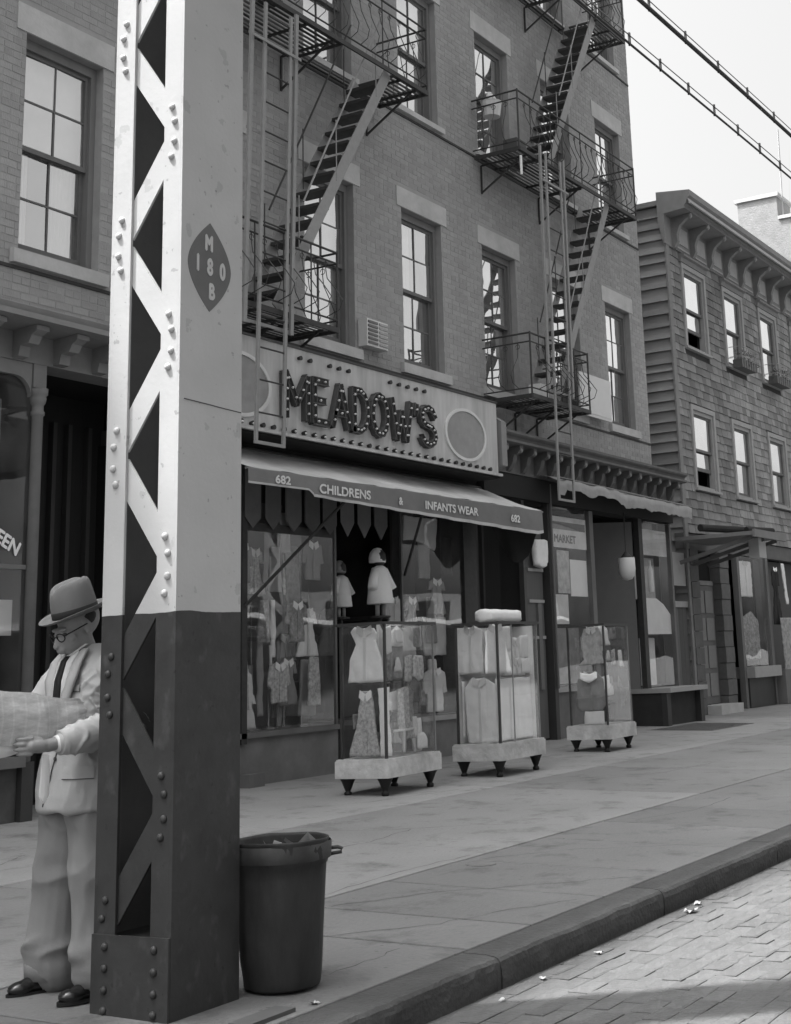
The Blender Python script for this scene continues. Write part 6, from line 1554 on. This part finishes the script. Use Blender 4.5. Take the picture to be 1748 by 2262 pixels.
def patch(a0, a1, u0, u1, name, lift):
    n_, m_ = 12, 4; vs_ = [on_jacket(a0 + (a1 - a0) * i / n_, u0 + (u1 - u0) * k / m_, lift + (.0025 if k < m_ else 0)) for i in range(n_ + 1) for k in range(m_ + 1)]
    fs_ = [(i * (m_ + 1) + k, (i + 1) * (m_ + 1) + k, (i + 1) * (m_ + 1) + k + 1, i * (m_ + 1) + k + 1) for i in range(n_) for k in range(m_)]
    c_ = H(0, 0, (u0 + u1) / 2); back = [v + (c_ - v).normalized() * .008 for v in vs_]
    MB().add(vs_, fs_).add(back, fs_).build(name, SUIT, jk, True)
    MB().tube([on_jacket(a0 + (a1 - a0) * i / n_, u0 - .001, lift + .001) for i in range(n_ + 1)], .0022, 5).build('flap_shadow', SEAM, jk)
patch(28, 66, .875, .925, 'pocket_flap', .004); patch(24, 46, 1.235, 1.262, 'breast_welt', .004)
for u in (1.06, .955):
    p_ = on_jacket(4, u, .004); MB().lathe([(.009, -.003), (.009, .002), (.005, .004)], p_, 10, FW.to_track_quat('Z', 'Y').to_matrix()).build('button', mat('button', .06, .4), jk)
# trousers with cuffs
t_ = MB()
loft(t_, [(.745, .06, .10, .0, 0), (.79, .12, .175, 0, 0), (.90, .13, .18, 0, 0), (.95, .12, .17, 0, 0)])
chain(t_, [H(.0, .095, .78), H(.02, .13, .48), H(.01, .175, .15), H(.01, .175, .115)], [.120, .112, .115, .118])
chain(t_, [H(.01, -.095, .78), H(.04, -.115, .48), H(.05, -.155, .15), H(.05, -.155, .11)], [.120, .112, .115, .118])
tr_ = remeshed(t_, 'trousers', .0075, 4, TROU, man, trouser_folds)
for l, f in ((.175, .01), (-.155, .05)):
    MB().lathe([(.108, .05), (.120, .052), (.122, .112), (.119, .118), (.10, .118)], H(f, l, 0), 26).build('cuff', TROU, tr_, True)
TB = bvh(tr_)
def on_leg(f, u, l0=.8, sgn=-1):
    h = TB.ray_cast(H(f, l0, u), LF * sgn); return (h[0] + h[1] * .0015) if h[0] is not None else H(f, .17, u)
MB().tube([on_leg(-.01 + .02 * math.sin(t * 5), .13 + .62 * t) for t in np.linspace(0, 1, 26)], .0016, 5).build('side_seam', SEAM, tr_)
SHOE = mat('black_leather', .012, .25, .15, 9, spec=.6)
for l, f in ((.175, .03), (-.155, .07)):
    s_ = MB()
    ellip(s_, H(f - .05, l, .045), .06, .042, .05); ellip(s_, H(f + .05, l, .036), .10, .046, .038); ellip(s_, H(f + .125, l, .030), .062, .047, .030)
    capsule(s_, H(f - .03, l, .05), H(f - .02, l, .10), .045, .042)
    remeshed(s_, 'shoe', .006, 3, SHOE, man)
    MB().extrude([tuple((H(f + .04, l, 0) + FW * (.155 * math.cos(R(a))) + LF * (.050 * math.sin(R(a))))[:2]) for a in range(0, 360, 15)], 'z', MO.z + .001, MO.z + .016).build('shoe_sole', SHOE, man)
# fedora
HT = mat('hat_felt', .15, .95, .06, 12, bump=.1, bumps=60); HB = mat('hat_band', .02, .7)
hc_ = H(.100, .02, 1.562)
tilt = Matrix.Rotation(R(17), 3, LF)
def hp(f, l, u): return hc_ + tilt @ (FW * f + LF * l + Vector((0, 0, u)))
n = 48
vs_ = []; fs_ = []
rings = [(0, .0), (.0, .0)]
prof = [(.102, .085, .004), (.103, .086, .03), (.1015, .084, .06), (.099, .081, .09), (.096, .077, .115), (.092, .072, .135), (.085, .064, .148), (.075, .054, .1535), (.060, .041, .153), (.042, .028, .148), (.02, .012, .143)]
for (rf, rl, u) in prof:
    for q in range(n):
        a = 2 * math.pi * q / n
        f, l, uu = rf * math.cos(a), rl * math.sin(a), u
        if u > .09: uu -= .010 * (f / .1)
        if u > .05 and f > .0: l *= 1 - .26 * (f / .1) * min(1, (u - .05) / .09)            # front pinch
        if u > .12: uu -= .020 * math.exp(-(l / .022) ** 2) * min(1, (u - .12) / .03)                  # centre dent
        vs_.append(hp(f, l, uu))
for i in range(len(prof) - 1):
    for q in range(n): fs_.append((i * n + q, i * n + (q + 1) % n, (i + 1) * n + (q + 1) % n, (i + 1) * n + q))
fs_.append(tuple((len(prof) - 1) * n + q for q in range(n)))
hat = MB().add(vs_, fs_).build('hat', HT, man, True)
vs_ = []; fs_ = []
for k, (s_, u) in enumerate(((1.0, 0.0), (1.25, -.003), (1.5, .0), (1.62, .007), (1.62, .010), (1.5, .004), (1.25, .002), (1.0, .006))):
    for q in range(n):
        a = 2 * math.pi * q / n
        f, l = (.099 + .065 * (s_ - 1) / .62) * math.cos(a), (.082 + .056 * (s_ - 1) / .62) * math.sin(a)
        e = (s_ - 1) / .62
        uu = u + e * (.018 * abs(math.sin(a)) ** 2 + (.020 if math.cos(a) < 0 else -.006) * abs(math.cos(a)))
        vs_.append(hp(f, l, uu))
for i in range(7):
    for q in range(n): fs_.append((i * n + q, i * n + (q + 1) % n, (i + 1) * n + (q + 1) % n, (i + 1) * n + q))
MB().add(vs_, fs_).build('brim', HT, hat, True)
vs_ = []; fs_ = []
for (k, u) in ((1.03, .006), (1.045, .008), (1.04, .034), (1.02, .036)):
    for q in range(n):
        a = 2 * math.pi * q / n; vs_.append(hp(.1005 * k * math.cos(a), .0835 * k * math.sin(a), u))
for i in range(3):
    for q in range(n): fs_.append((i * n + q, i * n + (q + 1) % n, (i + 1) * n + (q + 1) % n, (i + 1) * n + q))
MB().add(vs_, fs_).build('hat_band', HB, hat, True)
# short dark hair under the hat, spectacles
hr = MB(); ellip(hr, face(-.036, 0, .020), .070, .0805, .060, T_); remeshed(hr, 'hair', .006, 2, mat('hair', .025, .7, .3, 30), man)
sp_ = MB()
for s_ in (-1, 1):
    c_ = face(.094, s_ * .033, .004)
    sp_.tube([face(.108 - .010 * max(0, math.cos(a)), s_ * (.034 + .022 * math.cos(a)), .000 + .019 * math.sin(a)) for a in np.linspace(0, 2 * math.pi, 17)], .0030, 5)
    sp_.tube([face(.098, s_ * .056, .004), face(.06, s_ * .080, .006), face(-.005, s_ * .090, .004)], .0030, 5)
sp_.tube([face(.108, -.012, .004), face(.114, 0, .008), face(.108, .012, .004)], .002, 5)
sp_.build('spectacles', mat('spectacle_rim', .01, .3), man, True)
for s_ in (-1, 1): ellip_ = MB(); ellip(ellip_, face(.082, s_ * .033, .002), .010, .015, .009, T_); ellip_.build('eye', mat('eye_shadow', .05, .4), man, True)
# newspaper: folded sheets, held open
NEWS = mat('newsprint', .64, .95, .05, 6, big=.06, bscale=5)
nt = NEWS.node_tree; N_, K_ = nt.nodes, nt.links
tcn = [x for x in N_ if x.type == 'TEX_COORD'][0]; bsd = N_['Principled BSDF']; src = bsd.inputs['Base Color'].links[0].from_socket
sxn = N_.new('ShaderNodeSeparateXYZ'); K_.new(tcn.outputs['Object'], sxn.inputs[0])
cbn = N_.new('ShaderNodeCombineXYZ'); K_.new(sxn.outputs['X'], cbn.inputs[0]); K_.new(sxn.outputs['Z'], cbn.inputs[1])
cm = N_.new('ShaderNodeMapping'); cm.inputs['Scale'].default_value = (9, 26, 1); K_.new(cbn.outputs[0], cm.inputs[0])
bk = N_.new('ShaderNodeTexNoise'); bk.inputs['Scale'].default_value = 1.0; bk.inputs['Detail'].default_value = 6; bk.inputs['Roughness'].default_value = .8; K_.new(cm.outputs[0], bk.inputs['Vector'])
bq = N_.new('ShaderNodeMath'); bq.operation = 'MULTIPLY_ADD'; bq.inputs[1].default_value = -1.15; bq.inputs[2].default_value = 1.42; K_.new(bk.outputs[0], bq.inputs[0])
ln_ = N_.new('ShaderNodeTexWave'); ln_.bands_direction = 'Y'; ln_.inputs['Scale'].default_value = 60; ln_.inputs['Distortion'].default_value = 1.5; K_.new(cbn.outputs[0], ln_.inputs['Vector'])
lm_ = N_.new('ShaderNodeMath'); lm_.operation = 'MULTIPLY_ADD'; lm_.inputs[1].default_value = .14; lm_.inputs[2].default_value = .88; K_.new(ln_.outputs['Fac'], lm_.inputs[0])
gw = N_.new('ShaderNodeTexWave'); gw.bands_direction = 'X'; gw.inputs['Scale'].default_value = 6.5; gw.inputs['Distortion'].default_value = .3; K_.new(cbn.outputs[0], gw.inputs['Vector'])
gg = N_.new('ShaderNodeMath'); gg.operation = 'GREATER_THAN'; gg.inputs[1].default_value = .94; K_.new(gw.outputs['Fac'], gg.inputs[0])
gm = N_.new('ShaderNodeMath'); gm.operation = 'MULTIPLY_ADD'; gm.inputs[1].default_value = .09; K_.new(gg.outputs[0], gm.inputs[0]); K_.new(lm_.outputs[0], gm.inputs[2])
lm_ = gm
f1 = N_.new('ShaderNodeMath'); f1.operation = 'MULTIPLY'; K_.new(bq.outputs[0], f1.inputs[0]); K_.new(lm_.outputs[0], f1.inputs[1])
fin = N_.new('ShaderNodeMath'); fin.operation = 'MULTIPLY'; K_.new(src, fin.inputs[0]); K_.new(f1.outputs[0], fin.inputs[1]); K_.new(fin.outputs[0], bsd.inputs['Base Color'])
np_ = thing('newspaper', (4.1, 4.65, 1.05), 'wide open newspaper held in both hands by the person in the fedora', 'newspaper')
def sheet(cols, name, m_, th=.003):
    """cols: (f, l, bottom, top, lean) in the man's frame; swept into a curled sheet"""
    vs_ = []; fs_ = []; k = 14
    fine = []
    for a_, b_ in zip(cols[:-1], cols[1:]): fine += [tuple(a_[q] + (b_[q] - a_[q]) * u / 5 for q in range(5)) for u in range(5)]
    cols = fine + [cols[-1]]
    for (f, l, z0, z1, ln) in cols:
        for i in range(k + 1):
            t = i / k
            vs_.append(H(f + ln * (t - .5), l + .018 * math.sin(math.pi * t) ** .8 * min(1, f * 3) + .006 * noise.noise((f * 14, t * 3, 1)) + .004 * noise.noise((f * 40, t * 8, 4)), z0 + (z1 - z0) * t + .005 * noise.noise((f * 18, t * 2, 8))))
    nc = len(cols); off = LF * th
    for c in range(nc - 1):
        for i in range(k): fs_.append((c * (k + 1) + i, (c + 1) * (k + 1) + i, (c + 1) * (k + 1) + i + 1, c * (k + 1) + i + 1))
    return MB().add(vs_, fs_).add([v - off for v in vs_], fs_).build(name, m_, np_, True)
cols = [(.10, .155, 1.125, 1.185, .02), (.16, .165, 1.09, 1.195, .02), (.24, .158, 1.055, 1.200, .03), (.33, .188, 1.038, 1.222, .03), (.345, .186, 1.036, 1.226, .03), (.46, .168, 1.03, 1.236, .03), (.60, .172, 1.035, 1.262, .02), (.62, .176, 1.035, 1.268, .02), (.78, .155, 1.04, 1.295, .02), (.95, .21, 1.05, 1.31, .02)]
sheet(cols, 'outer_sheet', NEWS)
sheet([(f + .005, l - .022 - .02 * i / 7, z0 + .02, z1 + .012, ln) for i, (f, l, z0, z1, ln) in enumerate(cols)], 'inner_sheet', NEWS)
sheet([(.40, .135, 1.0, 1.05, .02), (.5, .14, .985, 1.06, .02), (.7, .16, .98, 1.06, .0), (.95, .18, .985, 1.07, .0)], 'lower_page', mat('white_page', .75, .9, .04))
one(cloth([(-.014, 0), (.014, 0), (.022, -.16), (.004, -.19), (-.02, -.16)], .012, H(.335, .215, .985), ax=FW, fold=.004, step=.012), 'cloth_strip', PALE, 'pale cloth strip dangling below the reader\'s near hand', 'cloth')
